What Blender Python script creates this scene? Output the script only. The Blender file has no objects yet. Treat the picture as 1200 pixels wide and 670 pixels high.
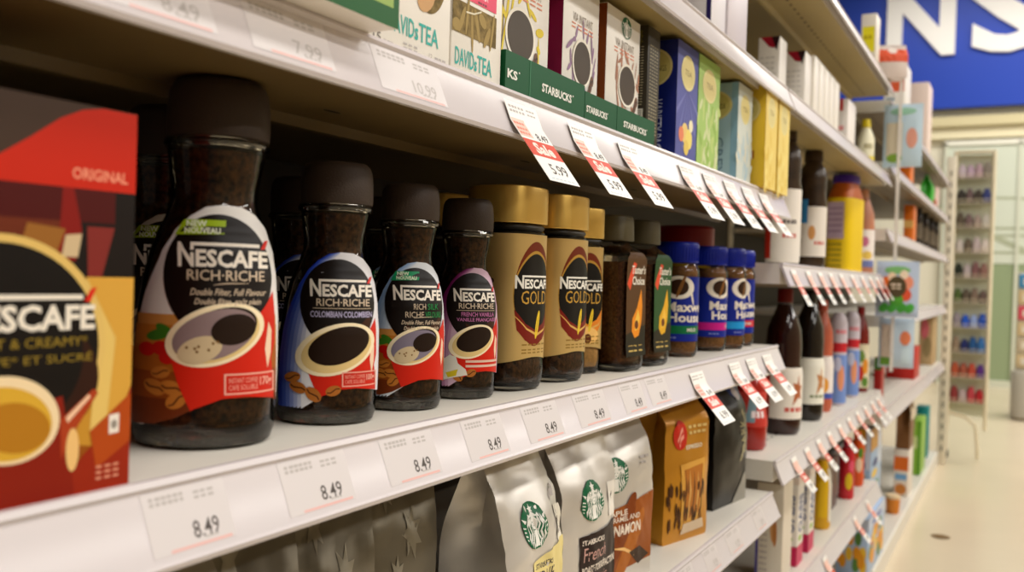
import bpy, bmesh, math, random
from mathutils import Vector, Matrix, noise, geometry
random.seed(7)
C = bpy.context.scene.collection
PI = math.pi

# ------------------------------------------------------------------ camera, world, lights
cam = bpy.data.cameras.new('camera')
cam.sensor_width = 36.0
cam.lens = 36.0 * 1080 / 1200
cam.clip_start = 0.01
cam.dof.use_dof = True
cam.dof.focus_distance = 0.68
cam.dof.aperture_fstop = 0.0324 / 0.0041
co = bpy.data.objects.new('camera', cam)
C.objects.link(co)
R_ = Vector((0.87325211, 0.48625534, 0.03140853))
D_ = Vector((0.03324388, 0.00485446, -0.99943548))
F_ = Vector((-0.48613332, 0.87380328, -0.01192584))
co.matrix_world = Matrix(((R_.x, -D_.x, -F_.x, 0.32), (R_.y, -D_.y, -F_.y, 0.0), (R_.z, -D_.z, -F_.z, 0.80), (0, 0, 0, 1)))
sc = bpy.context.scene
sc.camera = co
sc.view_settings.view_transform = 'Standard'
sc.view_settings.look = 'None'
sc.view_settings.gamma = 1.0
sc.view_settings.use_curve_mapping = False
sc.view_settings.exposure = -0.08

w = bpy.data.worlds.new('store_air')
sc.world = w
w.use_nodes = True
bgn = w.node_tree.nodes['Background']
bgn.inputs[0].default_value = (1.0, 0.90, 0.74, 1)
bgn.inputs[1].default_value = 0.10


def area(name, loc, sx, sy, power, col=(1, 0.96, 0.90)):
    l = bpy.data.lights.new(name, 'AREA')
    l.shape = 'RECTANGLE'
    l.size, l.size_y = sx, sy
    l.energy = power
    l.color = col
    o = bpy.data.objects.new(name, l)
    C.objects.link(o)
    o.location = loc
    return o


# rows of ceiling strip lamps running along the aisle
area('ceiling_lamp', (0.95, 3.0, 3.1), 0.35, 9.0, 95)
area('ceiling_lamp', (2.6, 3.0, 3.1), 0.35, 9.0, 185)
area('ceiling_lamp', (4.6, 3.0, 3.1), 0.35, 9.0, 190)
area('ceiling_lamp', (0.6, 7.3, 3.5), 3.0, 0.6, 70)


# ------------------------------------------------------------------ materials
def lin(c):
    c = c / 255.0
    return c / 12.92 if c <= 0.04045 else ((c + 0.055) / 1.055) ** 2.4


MATS = {}


def mat(rgb, rough=0.5, metal=0.0, vary=0.0, scale=40.0, bump=0.0, spec=0.32, name=None, coat=0.0):
    key = (tuple(rgb), rough, metal, vary, scale, bump, spec, coat)
    if key in MATS:
        return MATS[key]
    m = bpy.data.materials.new(name or 'm_%d_%d_%d' % tuple(rgb))
    m.use_nodes = True
    nt = m.node_tree
    b = nt.nodes['Principled BSDF']
    col = tuple(lin(v) for v in rgb) + (1,)
    b.inputs['Base Color'].default_value = col
    b.inputs['Roughness'].default_value = rough
    b.inputs['Metallic'].default_value = metal
    b.inputs['Specular IOR Level'].default_value = spec
    b.inputs['Coat Weight'].default_value = coat
    if vary or bump:
        tc = nt.nodes.new('ShaderNodeTexCoord')
        n = nt.nodes.new('ShaderNodeTexNoise')
        n.inputs['Scale'].default_value = scale
        n.inputs['Detail'].default_value = 4
        nt.links.new(tc.outputs['Object'], n.inputs['Vector'])
        if vary:
            r = nt.nodes.new('ShaderNodeValToRGB')
            r.color_ramp.elements[0].position = 0.3
            r.color_ramp.elements[1].position = 0.7
            r.color_ramp.elements[0].color = tuple(max(0, v * (1 - vary)) for v in col[:3]) + (1,)
            r.color_ramp.elements[1].color = tuple(min(1, v * (1 + vary)) for v in col[:3]) + (1,)
            nt.links.new(n.outputs['Fac'], r.inputs['Fac'])
            nt.links.new(r.outputs['Color'], b.inputs['Base Color'])
        if bump:
            bp = nt.nodes.new('ShaderNodeBump')
            bp.inputs['Strength'].default_value = bump
            bp.inputs['Distance'].default_value = 0.002
            nt.links.new(n.outputs['Fac'], bp.inputs['Height'])
            nt.links.new(bp.outputs['Normal'], b.inputs['Normal'])
    MATS[key] = m
    return m


def thin_glass(tint=(0.93, 0.92, 0.88), f=1.45, rough=0.02, key='thin'):
    k = ('thin', tint, f, rough)
    if k in MATS:
        return MATS[k]
    m = bpy.data.materials.new('thin_glass')
    m.use_nodes = True
    nt = m.node_tree
    nt.nodes.clear()
    out = nt.nodes.new('ShaderNodeOutputMaterial')
    mx = nt.nodes.new('ShaderNodeMixShader')
    tr = nt.nodes.new('ShaderNodeBsdfTransparent')
    tr.inputs[0].default_value = tint + (1,)
    gl = nt.nodes.new('ShaderNodeBsdfGlossy')
    gl.inputs['Roughness'].default_value = rough
    fr = nt.nodes.new('ShaderNodeFresnel')
    fr.inputs['IOR'].default_value = f
    nt.links.new(fr.outputs[0], mx.inputs[0])
    nt.links.new(tr.outputs[0], mx.inputs[1])
    nt.links.new(gl.outputs[0], mx.inputs[2])
    nt.links.new(mx.outputs[0], out.inputs[0])
    MATS[k] = m
    return m


def glass(tint=(0.9, 0.88, 0.82), rough=0.03):
    k = ('glass', tint, rough)
    if k in MATS:
        return MATS[k]
    m = bpy.data.materials.new('solid_glass')
    m.use_nodes = True
    b = m.node_tree.nodes['Principled BSDF']
    b.inputs['Base Color'].default_value = tint + (1,)
    b.inputs['Roughness'].default_value = rough
    b.inputs['Transmission Weight'].default_value = 1.0
    b.inputs['IOR'].default_value = 1.48
    MATS[k] = m
    return m


WHITE = mat((236, 230, 222), 0.45)
SHELF = mat((226, 220, 208), 0.38, vary=0.03, scale=6)
UNDER_SHADE = mat((104, 84, 48), 0.45, vary=0.04, scale=6)  # shade below the shelves, put into a darker underside colour
UNDER_SHADE_L = mat((168, 148, 96), 0.45, vary=0.04, scale=6)  # same painted underside shade, lighter, for the upper shelves
RAIL = mat((208, 199, 199), 0.25, vary=0.015, scale=9)
PAPER = mat((240, 235, 230), 0.6)
INK = mat((84, 76, 72), 0.6)
INKL = mat((184, 176, 172), 0.6)
BLACK = mat((16, 12, 9), 0.4)
RED = mat((196, 38, 16), 0.4)


# ------------------------------------------------------------------ mesh building
class MB:
    def __init__(self):
        self.v, self.f, self.m, self.s, self.mats = [], [], [], [], []

    def mi(self, m):
        if m not in self.mats:
            self.mats.append(m)
        return self.mats.index(m)

    def add(self, vs, fs, m, smooth=True):
        o = len(self.v)
        k = self.mi(m)
        self.v += [tuple(p) for p in vs]
        for f in fs:
            self.f.append([o + i for i in f])
            self.m.append(k)
            self.s.append(smooth)

    def box(self, x0, x1, y0, y1, z0, z1, m, bev=0.0):
        bm = bmesh.new()
        bmesh.ops.create_cube(bm, size=1)
        for q in bm.verts:
            q.co = Vector(((x0 + x1) / 2 + q.co.x * (x1 - x0), (y0 + y1) / 2 + q.co.y * (y1 - y0), (z0 + z1) / 2 + q.co.z * (z1 - z0)))
        if bev:
            bmesh.ops.bevel(bm, geom=bm.edges[:], offset=bev, segments=2, profile=0.5, affect='EDGES')
        self.take(bm, m)

    def take(self, bm, m, smooth=True):
        bm.verts.index_update()
        self.add([q.co[:] for q in bm.verts], [[q.index for q in f.verts] for f in bm.faces], m, smooth)
        bm.free()

    def loft(self, rings, m, cap0=True, cap1=True):
        n = len(rings[0])
        vs = [p for r in rings for p in r]
        fs = []
        for i in range(len(rings) - 1):
            for j in range(n):
                a, b = i * n + j, i * n + (j + 1) % n
                fs.append([a, b, b + n, a + n])
        if cap0:
            fs.append(list(range(n))[::-1])
        if cap1:
            fs.append([(len(rings) - 1) * n + j for j in range(n)])
        self.add(vs, fs, m)

    def lathe(self, prof, m, seg=40, ex=2.0, ratio=1.0, c=(0, 0), cap0=True, cap1=True):
        self.loft([[(c[0] + x, c[1] + y, z) for x, y in ring2(r, r * ratio, ex, seg)] for z, r in prof], m, cap0, cap1)

    def tube(self, path, r, m, seg=8, cap=True):
        rings = []
        P = [Vector(p) for p in path]
        for i, p in enumerate(P):
            d = (P[min(i + 1, len(P) - 1)] - P[max(i - 1, 0)]).normalized()
            a = d.cross(Vector((0, 0, 1)))
            if a.length < 1e-3:
                a = d.cross(Vector((1, 0, 0)))
            a.normalize()
            b = d.cross(a)
            rings.append([(p + (a * math.cos(2 * PI * k / seg) + b * math.sin(2 * PI * k / seg)) * r)[:] for k in range(seg)])
        self.loft(rings, m, cap, cap)

    def prof(self, pts, y0, y1, m):
        """closed outline in (x, z) drawn out along y"""
        n = len(pts)
        vs = [(x, y0, z) for x, z in pts] + [(x, y1, z) for x, z in pts]
        fs = [[i, (i + 1) % n, (i + 1) % n + n, i + n] for i in range(n)]
        tri = geometry.tessellate_polygon([[Vector((x, z, 0)) for x, z in pts]])
        fs += [list(t) for t in tri] + [[i + n for i in t][::-1] for t in tri]
        self.add(vs, fs, m)

    def build(self, name, parent=None, loc=(0, 0, 0), yaw=0.0, ang=35):
        me = bpy.data.meshes.new(name)
        me.from_pydata(self.v, [], self.f)
        for m in self.mats:
            me.materials.append(m)
        me.polygons.foreach_set('material_index', self.m)
        me.polygons.foreach_set('use_smooth', self.s)
        me.update()
        bm = bmesh.new()
        bm.from_mesh(me)
        flat = [f for f in bm.faces if len(f.verts) > 2]
        if len(bm.faces) < 6000:
            closed = [f for f in flat if all(len(e.link_faces) == 2 for e in f.edges)]
            if closed:
                bmesh.ops.recalc_face_normals(bm, faces=closed)
        ca = math.radians(ang)
        for e in bm.edges:
            if len(e.link_faces) == 2 and e.calc_face_angle(0) > ca:
                e.smooth = False
        bm.to_mesh(me)
        bm.free()
        o = bpy.data.objects.new(name, me)
        C.objects.link(o)
        if parent:
            o.parent = parent
        o.location = loc
        o.rotation_euler = (0, 0, yaw)
        return o


def ring2(rx, ry, ex=2.0, seg=48):
    out = []
    for k in range(seg):
        a = 2 * PI * k / seg
        c, s = math.cos(a), math.sin(a)
        r = (abs(c / rx) ** ex + abs(s / ry) ** ex) ** (-1 / ex)
        out.append((r * c, r * s))
    return out


def thing(name, label, cat, loc=(0, 0, 0), yaw=0.0, group=None):
    o = bpy.data.objects.new(name, None)
    o.empty_display_size = 0.02
    C.objects.link(o)
    o.location = loc
    o.rotation_euler = (0, 0, yaw)
    return tag(o, label, cat, group)


def tag(o, label, cat, group=None):
    o['label'] = label
    o['category'] = cat
    if group:
        o['group'] = group
    return o


def struct(o):
    o['kind'] = 'structure'
    o['label'] = o.get('label', o.name.replace('_', ' '))
    return o


# ------------------------------------------------------------------ flat artwork laid on surfaces
TXT = {}


def text_mesh(s, bold):
    k = (s, bold)
    if k in TXT:
        return TXT[k]
    cu = bpy.data.curves.new('t', 'FONT')
    cu.body = s
    cu.size = 1
    cu.offset = bold
    cu.resolution_u = 2
    o = bpy.data.objects.new('t', cu)
    C.objects.link(o)
    me = o.to_mesh()
    vs = [(v.co.x, v.co.y) for v in me.vertices]
    fs = [list(p.vertices) for p in me.polygons]
    o.to_mesh_clear()
    bpy.data.objects.remove(o)
    bpy.data.curves.remove(cu)
    x0, x1 = min(p[0] for p in vs), max(p[0] for p in vs)
    y0, y1 = min(p[1] for p in vs), max(p[1] for p in vs)
    vs = [((p[0] - x0) / (x1 - x0), (p[1] - y0) / (y1 - y0)) for p in vs]
    TXT[k] = (vs, fs)
    return TXT[k]


class Art:
    """2-D shapes in layers; tf maps design coordinates to (u, v) metres on the surface"""

    def __init__(self, tf=lambda x, y: (x, y)):
        self.items, self.tf = [], tf

    def poly(self, pts, m, L=0):
        P = [self.tf(*p) for p in pts]
        tri = geometry.tessellate_polygon([[Vector((p[0], p[1], 0)) for p in P]])
        self.items.append((P, [list(t) for t in tri], m, L))

    def rect(self, x0, y0, x1, y1, m, L=0, n=1):
        if n == 1:
            self.poly([(x0, y0), (x1, y0), (x1, y1), (x0, y1)], m, L)
        else:
            self.poly([(x0 + (x1 - x0) * i / n, y0) for i in range(n + 1)] + [(x1 - (x1 - x0) * i / n, y1) for i in range(n + 1)], m, L)

    def ell(self, cx, cy, rx, ry, m, L=0, rot=0.0, n=40, a0=0.0, a1=2 * PI):
        c, s = math.cos(rot), math.sin(rot)
        pts = []
        full = abs(a1 - a0 - 2 * PI) < 1e-6
        for k in range(n if full else n + 1):
            a = a0 + (a1 - a0) * k / n
            x, y = rx * math.cos(a), ry * math.sin(a)
            pts.append((cx + c * x - s * y, cy + s * x + c * y))
        self.poly(pts, m, L)

    def line(self, pts, wd, m, L=0):
        n = len(pts)
        l, r = [], []
        for i in range(n):
            a, b = pts[max(i - 1, 0)], pts[min(i + 1, n - 1)]
            dx, dy = b[0] - a[0], b[1] - a[1]
            d = math.hypot(dx, dy) or 1
            ww = wd[i] if isinstance(wd, (list, tuple)) else wd
            l.append((pts[i][0] - dy / d * ww / 2, pts[i][1] + dx / d * ww / 2))
            r.append((pts[i][0] + dy / d * ww / 2, pts[i][1] - dx / d * ww / 2))
        self.poly(l + r[::-1], m, L)

    def text(self, s, x0, y0, x1, y1, m, L=1, bold=0.0, shear=0.0, rot=0):
        vs, fs = text_mesh(s, bold)
        P = []
        for a, b in vs:
            if rot == 0:
                P.append(self.tf(x0 + (x1 - x0) * a + shear * b * (y1 - y0), y0 + (y1 - y0) * b))
            else:  # reading downwards (rot=-1) or upwards (rot=1)
                aa, bb = (b, 1 - a) if rot < 0 else (1 - b, a)
                P.append(self.tf(x0 + (x1 - x0) * aa, y0 + (y1 - y0) * bb))
        self.items.append((P, fs, m, L))

    def dashes(self, x0, y0, x1, y1, m, L=1, gap=0.25, words=5, seed=0):
        rr = random.Random(seed + int(abs(x0) * 1e5) % 977)
        x = x0
        step = (x1 - x0) / words
        for k in range(words):
            a = x0 + k * step
            b = a + step * (1 - gap * rr.uniform(0.5, 1.6))
            self.rect(a, y0, b, y1, m, L)

    def flush(self, mb, fn, off=0.0003, dl=0.00006, grid=None):
        """fn(u, v, h) -> point; grid=(du, dv) cuts the artwork so that it can bend"""
        # painter's order: each shape rises one step above the shapes it overlaps
        order = sorted(range(len(self.items)), key=lambda i: (self.items[i][3], i))
        done, new = [], []
        for i in order:
            P, F, m, L = self.items[i]
            xs, ys = [p[0] for p in P], [p[1] for p in P]
            bb = (min(xs), max(xs), min(ys), max(ys))
            lv = 0
            for b2, l2 in done:
                if l2 >= lv and bb[0] < b2[1] and bb[1] > b2[0] and bb[2] < b2[3] and bb[3] > b2[2]:
                    lv = l2 + 1
            done.append((bb, lv))
            new.append((P, F, m, lv))
        self.items = new
        if grid is None:
            for P, F, m, L in self.items:
                mb.add([fn(p[0], p[1], off + L * dl) for p in P], F, m, False)
            self.items = []
            return
        bm = bmesh.new()
        mats = []
        for P, F, m, L in self.items:
            if m not in mats:
                mats.append(m)
            vs = [bm.verts.new((p[0], p[1], L)) for p in P]
            for f in F:
                try:
                    q = bm.faces.new([vs[i] for i in f])
                    q.material_index = mats.index(m)
                except ValueError:
                    pass
        us = [v.co.x for v in bm.verts]
        ws = [v.co.y for v in bm.verts]
        for ax, lo, hi, d in ((0, min(us), max(us), grid[0]), (1, min(ws), max(ws), grid[1])):
            if not d:
                continue
            k = math.ceil(lo / d)
            while k * d < hi:
                c = Vector((0, 0, 0))
                c[ax] = k * d
                n = Vector((0, 0, 0))
                n[ax] = 1
                bmesh.ops.bisect_plane(bm, geom=bm.verts[:] + bm.edges[:] + bm.faces[:], dist=1e-7, plane_co=c, plane_no=n)
                k += 1
        bm.verts.index_update()
        du = grid[0]
        pts = []
        for v in bm.verts:
            u, y, L = v.co
            h = off + L * dl
            i = math.floor(u / du + 1e-4)
            t = u / du - i
            a, b = Vector(fn(i * du, y, h)), Vector(fn((i + 1) * du, y, h))
            pts.append((a.lerp(b, t))[:])
        for k, m in enumerate(mats):
            fs = [[q.index for q in f.verts] for f in bm.faces if f.material_index == k]
            used = sorted({i for f in fs for i in f})
            re = {o: n for n, o in enumerate(used)}
            mb.add([pts[i] for i in used], [[re[i] for i in f] for f in fs], m, True)
        bm.free()
        self.items = []


def interp(tab, z):
    if z <= tab[0][0]:
        return tab[0][1]
    for (a, ra), (b, rb) in zip(tab, tab[1:]):
        if z <= b:
            t = (z - a) / (b - a)
            t = t * t * (3 - 2 * t) * 0.5 + t * 0.5
            return ra + (rb - ra) * t
    return tab[-1][1]


def wrap_fn(radius, ex=2.0, ratio=1.0, Rref=0.03, sk=lambda z: 0.0):
    def fn(u, v, h):
        a = u / Rref
        c, s = math.cos(a), math.sin(a)
        rx = radius(v)
        ry = rx * ratio
        r = (abs(c / rx) ** ex + abs(s / ry) ** ex) ** (-1 / ex) + h
        return (r * c, r * s + sk(v), v)
    return fn


def px(rgb):
    return mat(rgb, 0.42, spec=0.22)

# ------------------------------------------------------------------ the setting
FLOORM = mat((222, 206, 178), 0.24, vary=0.03, scale=2.5)
mb = MB()
mb.box(-1.2, 2.1, -1.5, 9.2, -0.06, 0.0, FLOORM)
struct(mb.build('floor'))
mb = MB()
mb.box(-2.6, 3.5, 8.62, 8.75, 0.0, 3.9, mat((236, 230, 208), 0.6, vary=0.02, scale=2))
struct(mb.build('wall_back'))
mb = MB()
mb.box(-2.4, 2.4, 8.52, 8.62, 2.16, 2.24, mat((214, 202, 160), 0.5))
mb.box(-2.4, 2.4, 8.56, 8.62, 2.06, 2.16, mat((236, 226, 190), 0.5))
struct(mb.build('trim_1'))
t = MB()
FRO = mat((214, 220, 202), 0.25)
GRN = mat((150, 165, 128), 0.15)
t.box(-0.30, 2.2, 8.575, 8.60, 1.02, 2.0, FRO)
t.box(-0.30, 2.2, 8.58, 8.60, 0.06, 1.02, GRN)
for x in (-0.31, 0.24, 0.95, 1.7):
    t.box(x, x + 0.025, 8.56, 8.61, 0.05, 2.02, mat((214, 216, 196), 0.4))
t.box(-0.31, 2.2, 8.56, 8.61, 2.0, 2.04, mat((240, 238, 222), 0.4))
t.box(-0.31, 2.2, 8.56, 8.61, 0.0, 0.06, mat((214, 216, 196), 0.4))
a = Art()
ET = mat((176, 182, 154), 0.3)
a.line([(0.11 + 0.62 * math.cos(k / 30 * PI), 1.34 + 0.22 * math.sin(k / 30 * PI)) for k in range(31)], 0.02, ET, 1)
for y in (1.30, 1.24, 1.10):
    a.rect(-0.1, y, 0.95, y + 0.02, ET, 1)
a.line([(0.0, 1.28), (0.40, 1.08)], 0.045, ET, 2)
a.flush(t, lambda u, v, h: (u, 8.575 - h, v), off=0.002)
struct(t.build('window_1'))

mb = MB()
mb.box(2.0, 2.1, -1.5, 5.0, 0.0, 1.65, mat((206, 192, 160), .5, vary=.35, scale=7))  # unseen wall added in place of facing shelving, for bounce and jar reflections
struct(mb.build('added_bounce_wall'))

# the blue wall sign; its other letters stay behind the shelves
sg = thing('wall_sign', 'large royal blue sign with white capital letters on the far wall', 'sign', (0.0, 8.5, 2.31))
m = MB()
m.box(-2.3, 2.3, 0.0, 0.09, 0.0, 1.35, mat((38, 70, 178), 0.45, vary=0.02, scale=1.5))
m.build('sign_board', sg)
LETW = mat((250, 246, 240), 0.4)
for s, x0, x1, b in (('N', -0.79, -0.255, 0.035), ('S', -0.14, 0.42, 0.035)):
    vs, fs = text_mesh(s, b)
    m = MB()
    P = [(x0 + (x1 - x0) * p[0], 0.44 + 0.62 * p[1]) for p in vs]
    if s == 'S':
        P = [(x, 0.425 + (y - 0.44) * 1.05) for x, y in P]
    m.add([(x, -0.035, z) for x, z in P], fs, LETW, False)
    ed = {}
    for f in fs:
        for i in range(len(f)):
            e = (f[i], f[(i + 1) % len(f)])
            k = tuple(sorted(e))
            ed[k] = None if k in ed else e
    q = [e for e in ed.values() if e]
    m.add([(P[i][0], yy, P[i][1]) for e in q for i, yy in ((e[0], -0.035), (e[1], -0.035), (e[1], 0.0), (e[0], 0.0))],
          [[4 * k, 4 * k + 1, 4 * k + 2, 4 * k + 3] for k in range(len(q))], LETW, False)
    m.build('letter', sg)
m = MB()
m.lathe([(0, 0.022), (0.002, 0.03), (0.004, 0.018)], mat((120, 92, 50), 0.7), seg=14, ex=1.6)
tag(m.build('floor_speck', loc=(0.109, 3.27, 0.0)), 'small brown scrap lying on the pale floor of the aisle', 'scrap')

# ------------------------------------------------------------------ gondola
LIP = 0.034


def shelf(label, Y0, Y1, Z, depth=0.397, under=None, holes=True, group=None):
    under = under or UNDER_SHADE
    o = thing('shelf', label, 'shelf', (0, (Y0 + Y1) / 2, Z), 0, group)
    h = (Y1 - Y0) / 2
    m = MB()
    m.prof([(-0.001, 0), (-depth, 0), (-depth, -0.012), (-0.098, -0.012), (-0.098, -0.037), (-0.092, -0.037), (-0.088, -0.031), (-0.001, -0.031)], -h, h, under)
    m.add([(-depth, -h, .0002), (-.0009, -h, .0002), (-.0009, h, .0002), (-depth, h, .0002)], [[0, 1, 2, 3]], SHELF)
    m.add([(-.0009, -h, .0002), (-.0009, -h, -.031), (-.0009, h, -.031), (-.0009, h, .0002)], [[0, 1, 2, 3]], SHELF)
    for e in (-1, 1):
        m.add([(-depth, e * (h + .0003), .0002), (-.0009, e * (h + .0003), .0002), (-.0009, e * (h + .0003), -.031), (-.09, e * (h + .0003), -.031), (-.098, e * (h + .0003), -.012), (-depth, e * (h + .0003), -.012)], [[0, 1, 2, 3, 4, 5]], SHELF)
    # slots punched in the top and underside
    a = Art()
    dk = mat((40, 34, 24), 0.7)
    k = -h + 0.04
    while k < h - 0.03:
        a.ell(k, -0.055, 0.006 if holes else .008, 0.0022, dk, 0, n=12)
        k += 0.03 if holes else 0.25
    its = list(a.items)
    a.flush(m, lambda u, v, hh: (v, u, hh), off=0.0003)
    a.items = its
    a.flush(m, lambda u, v, hh: (v, u, -0.031 - hh) if v > -0.09 else (v, u, -0.012 - hh), off=0.0003)
    m.build('deck', o)
    m = MB()
    m.prof([(-0.0008, 0.0), (0.000, 0.0012), (0.003, 0.0010), (0.0045, -0.0015), (0.0030, -0.0035), (0.0145, -0.031), (0.0165, -0.0325), (0.0155, -0.035), (0.0125, -0.0345), (-0.0015, -0.003)], -h, h, RAIL)
    m.build('price_rail', o)
    return o


BACKM = mat((58, 48, 34), 0.6, vary=0.05, scale=5)
CREAM = mat((228, 218, 196), 0.45)


def frame(label, Y0, Y1, top=1.75):
    o = thing('shelving_frame', label, 'shelving', (0, (Y0 + Y1) / 2, 0), 0, None)
    h = (Y1 - Y0) / 2
    m = MB()
    m.box(-0.425, -0.405, -h, h, 0, top, BACKM)
    m.build('back_panel', o)
    for s in (-1, 1):
        m = MB()
        m.box(-0.43, -0.40, s * h - 0.008, s * h + 0.008, 0, top + 0.02, CREAM, 0.002)
        a = Art()
        for k in range(int(top / 0.05)):
            a.rect(-0.002, 0.03 + k * 0.05, 0.002, 0.055 + k * 0.05, BLACK)
        a.flush(m, lambda u, v, hh: (-0.40 + hh, s * h + u, v))
        m.build('upright', o)
    m = MB()
    m.prof([(0.0, 0.0), (0.0, 0.055), (-0.006, 0.06), (-0.398, 0.06), (-0.398, 0.0)], -h + .001, h - .001, SHELF)
    tag(m.build('base_shelf', loc=(0, (Y0 + Y1) / 2, 0)), label.replace('dark back panel and uprights', 'low white base shelf'), 'shelf')
    return o


frame('dark back panel and uprights of the near bay with the coffee jars', -0.10, 1.383)
frame('dark back panel and uprights of the middle bay with syrup bottles', 1.403, 2.535)
frame('dark back panel and uprights of the farthest bay with pouches', 2.557, 4.61, 1.5)
ZM, ZU, ZL, Z1, Z2 = 0.708, 0.928, 0.490, 1.090, 1.320
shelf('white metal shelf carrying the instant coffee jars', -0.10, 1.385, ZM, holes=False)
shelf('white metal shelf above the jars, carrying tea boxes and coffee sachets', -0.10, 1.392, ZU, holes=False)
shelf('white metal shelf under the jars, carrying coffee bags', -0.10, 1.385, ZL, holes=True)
shelf('white shelf above the row of tea boxes in the near bay', -0.10, 1.39, Z1, under=UNDER_SHADE_L)
shelf('topmost white shelf of the near bay', -0.10, 1.39, Z2, under=UNDER_SHADE_L)
shelf('white shelf above the yellow powder canister in the middle bay', 1.398, 2.53, Z1, under=UNDER_SHADE_L)
shelf('topmost white shelf of the middle bay', 1.398, 2.53, Z2, under=UNDER_SHADE_L)
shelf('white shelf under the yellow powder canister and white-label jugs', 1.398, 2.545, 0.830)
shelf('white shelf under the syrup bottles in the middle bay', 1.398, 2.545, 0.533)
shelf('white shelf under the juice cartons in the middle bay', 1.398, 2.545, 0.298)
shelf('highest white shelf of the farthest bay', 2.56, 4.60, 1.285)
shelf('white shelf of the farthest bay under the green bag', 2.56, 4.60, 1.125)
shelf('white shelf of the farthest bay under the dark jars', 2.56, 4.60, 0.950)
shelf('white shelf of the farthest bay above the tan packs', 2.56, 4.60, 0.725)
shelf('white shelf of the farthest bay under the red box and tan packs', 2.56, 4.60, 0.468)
m = MB()
m.box(-0.008, 0.03, -0.02, 0.02, 0, 1.40, CREAM, 0.003)
a = Art()
for k in range(26):
    a.rect(-0.004, 0.06 + k * 0.05, 0.004, 0.085 + k * 0.05, mat((120, 110, 90), 0.6))
a.flush(m, lambda u, v, hh: (0.011 + u, -0.02 - hh, v))
tag(m.build('end_post', loc=(0.0, 4.64, 0.0)), 'cream slotted post closing the far end of the shelving', 'post')


# ------------------------------------------------------------------ cartons
class Carton:
    def __init__(self, name, label, cat, Yc, Xf, Zb, w, d, h, m, yaw=0.0, group=None, bev=0.0012, top=None, ah=None):
        self.a = (name, label, cat, group)
        self.loc, self.yaw, self.w, self.d, self.h = (Xf, Yc, Zb), yaw, w, d, h
        self.mb = MB()
        self.mb.box(-d, 0, -w / 2, w / 2, 0, h, m, bev)
        ah = ah or h
        self.front = Art(lambda x, y: (x * w, y * ah))
        self.left = Art(lambda x, y: (x * d, y * ah))

    def done(self):
        w, d = self.w, self.d
        self.front.flush(self.mb, lambda u, v, hh: (hh, u - w / 2, v))
        self.left.flush(self.mb, lambda u, v, hh: (u - d, -w / 2 - hh, v))
        o = self.mb.build(self.a[0], None, self.loc, self.yaw)
        return tag(o, self.a[1], self.a[2], self.a[3])


# ------------------------------------------------------------------ printed marks
def nescafe(a, x0, y0, x1, y1, m, L=3, accent=True):
    """the word mark: tall N, bar over the other letters, red accent"""
    W, H = x1 - x0, y1 - y0
    nw = 0.17 * W
    a.text('N', x0, y0, x0 + nw, y1, m, L, bold=0.03)
    a.text('ESCAFE', x0 + nw * 1.10, y0, x1, y0 + 0.72 * H, m, L, bold=0.035)
    a.rect(x0 + nw * 0.95, y0 + 0.86 * H, x1 - 0.10 * W, y0 + 1.0 * H, m, L)
    if accent:
        a.poly([(x1 - 0.09 * W, y0 + 0.80 * H), (x1 - 0.04 * W, y0 + 0.80 * H), (x1 + 0.01 * W, y0 + 1.22 * H), (x1 - 0.04 * W, y0 + 1.16 * H)], px((214, 40, 22)), L)


def bean(a, cx, cy, r, rot, m, md, L):
    a.ell(cx, cy, r, r * 0.68, m, L, rot, 20)
    c, s = math.cos(rot), math.sin(rot)
    a.line([(cx + c * t * r * 0.85 - s * 0.16 * r * math.sin(t * 3), cy + s * t * r * 0.85 + c * 0.16 * r * math.sin(t * 3)) for t in (-1, -.5, 0, .5, 1)], r * 0.16, md, L + 1)


def siren(a, cx, cy, rx, ry, L=2):
    """green roundel with a crowned long-haired figure in white"""
    G, Wt = px((14, 98, 62)), px((238, 236, 228))
    a.ell(cx, cy, rx, ry, G, L, n=48)
    X = lambda t: cx + t * rx
    Y = lambda t: cy + t * ry
    a.poly([(X(-.42), Y(.36)), (X(.42), Y(.36)), (X(.34), Y(.52)), (X(.2), Y(.44)), (X(.0), Y(.6)), (X(-.2), Y(.44)), (X(-.34), Y(.52))], Wt, L + 1)
    a.poly([(X(0), Y(.92)), (X(.07), Y(.76)), (X(.2), Y(.74)), (X(.1), Y(.66)), (X(.13), Y(.54)), (X(0), Y(.6)), (X(-.13), Y(.54)), (X(-.1), Y(.66)), (X(-.2), Y(.74)), (X(-.07), Y(.76))], Wt, L + 1)
    a.ell(X(0), Y(.1), .22 * rx, .28 * ry, Wt, L + 1, n=20)
    for s in (-1, 1):
        for k in range(3):
            o = .30 + .16 * k
            a.line([(X(s * (o * .72)), Y(.34)), (X(s * o), Y(.05)), (X(s * (o - .10)), Y(-.28)), (X(s * (o + .02)), Y(-.62 + .05 * k)), (X(s * (o - .06)), Y(-.9 + .14 * k))], .075 * rx, Wt, L + 1)
        a.poly([(X(s * .62), Y(.3)), (X(s * .95), Y(.42)), (X(s * .78), Y(.18))], Wt, L + 1)
        for k in range(4):
            y = .0 - k * .17
            a.line([(X(s * .74), Y(y)), (X(s * math.sqrt(max(0, .93 - y * y))), Y(y + .05))], .06 * ry, Wt, L + 1)
    a.poly([(X(-.14), Y(-.2)), (X(.14), Y(-.2)), (X(.2), Y(-.9)), (X(-.2), Y(-.9))], Wt, L + 1)
    for s in (-1, 1):
        a.ell(X(s * .09), Y(.14), .04 * rx, .022 * ry, G, L + 2, n=8)
    a.line([(X(-.06), Y(-.02)), (X(.06), Y(-.02))], .025 * ry, G, L + 2)


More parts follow.
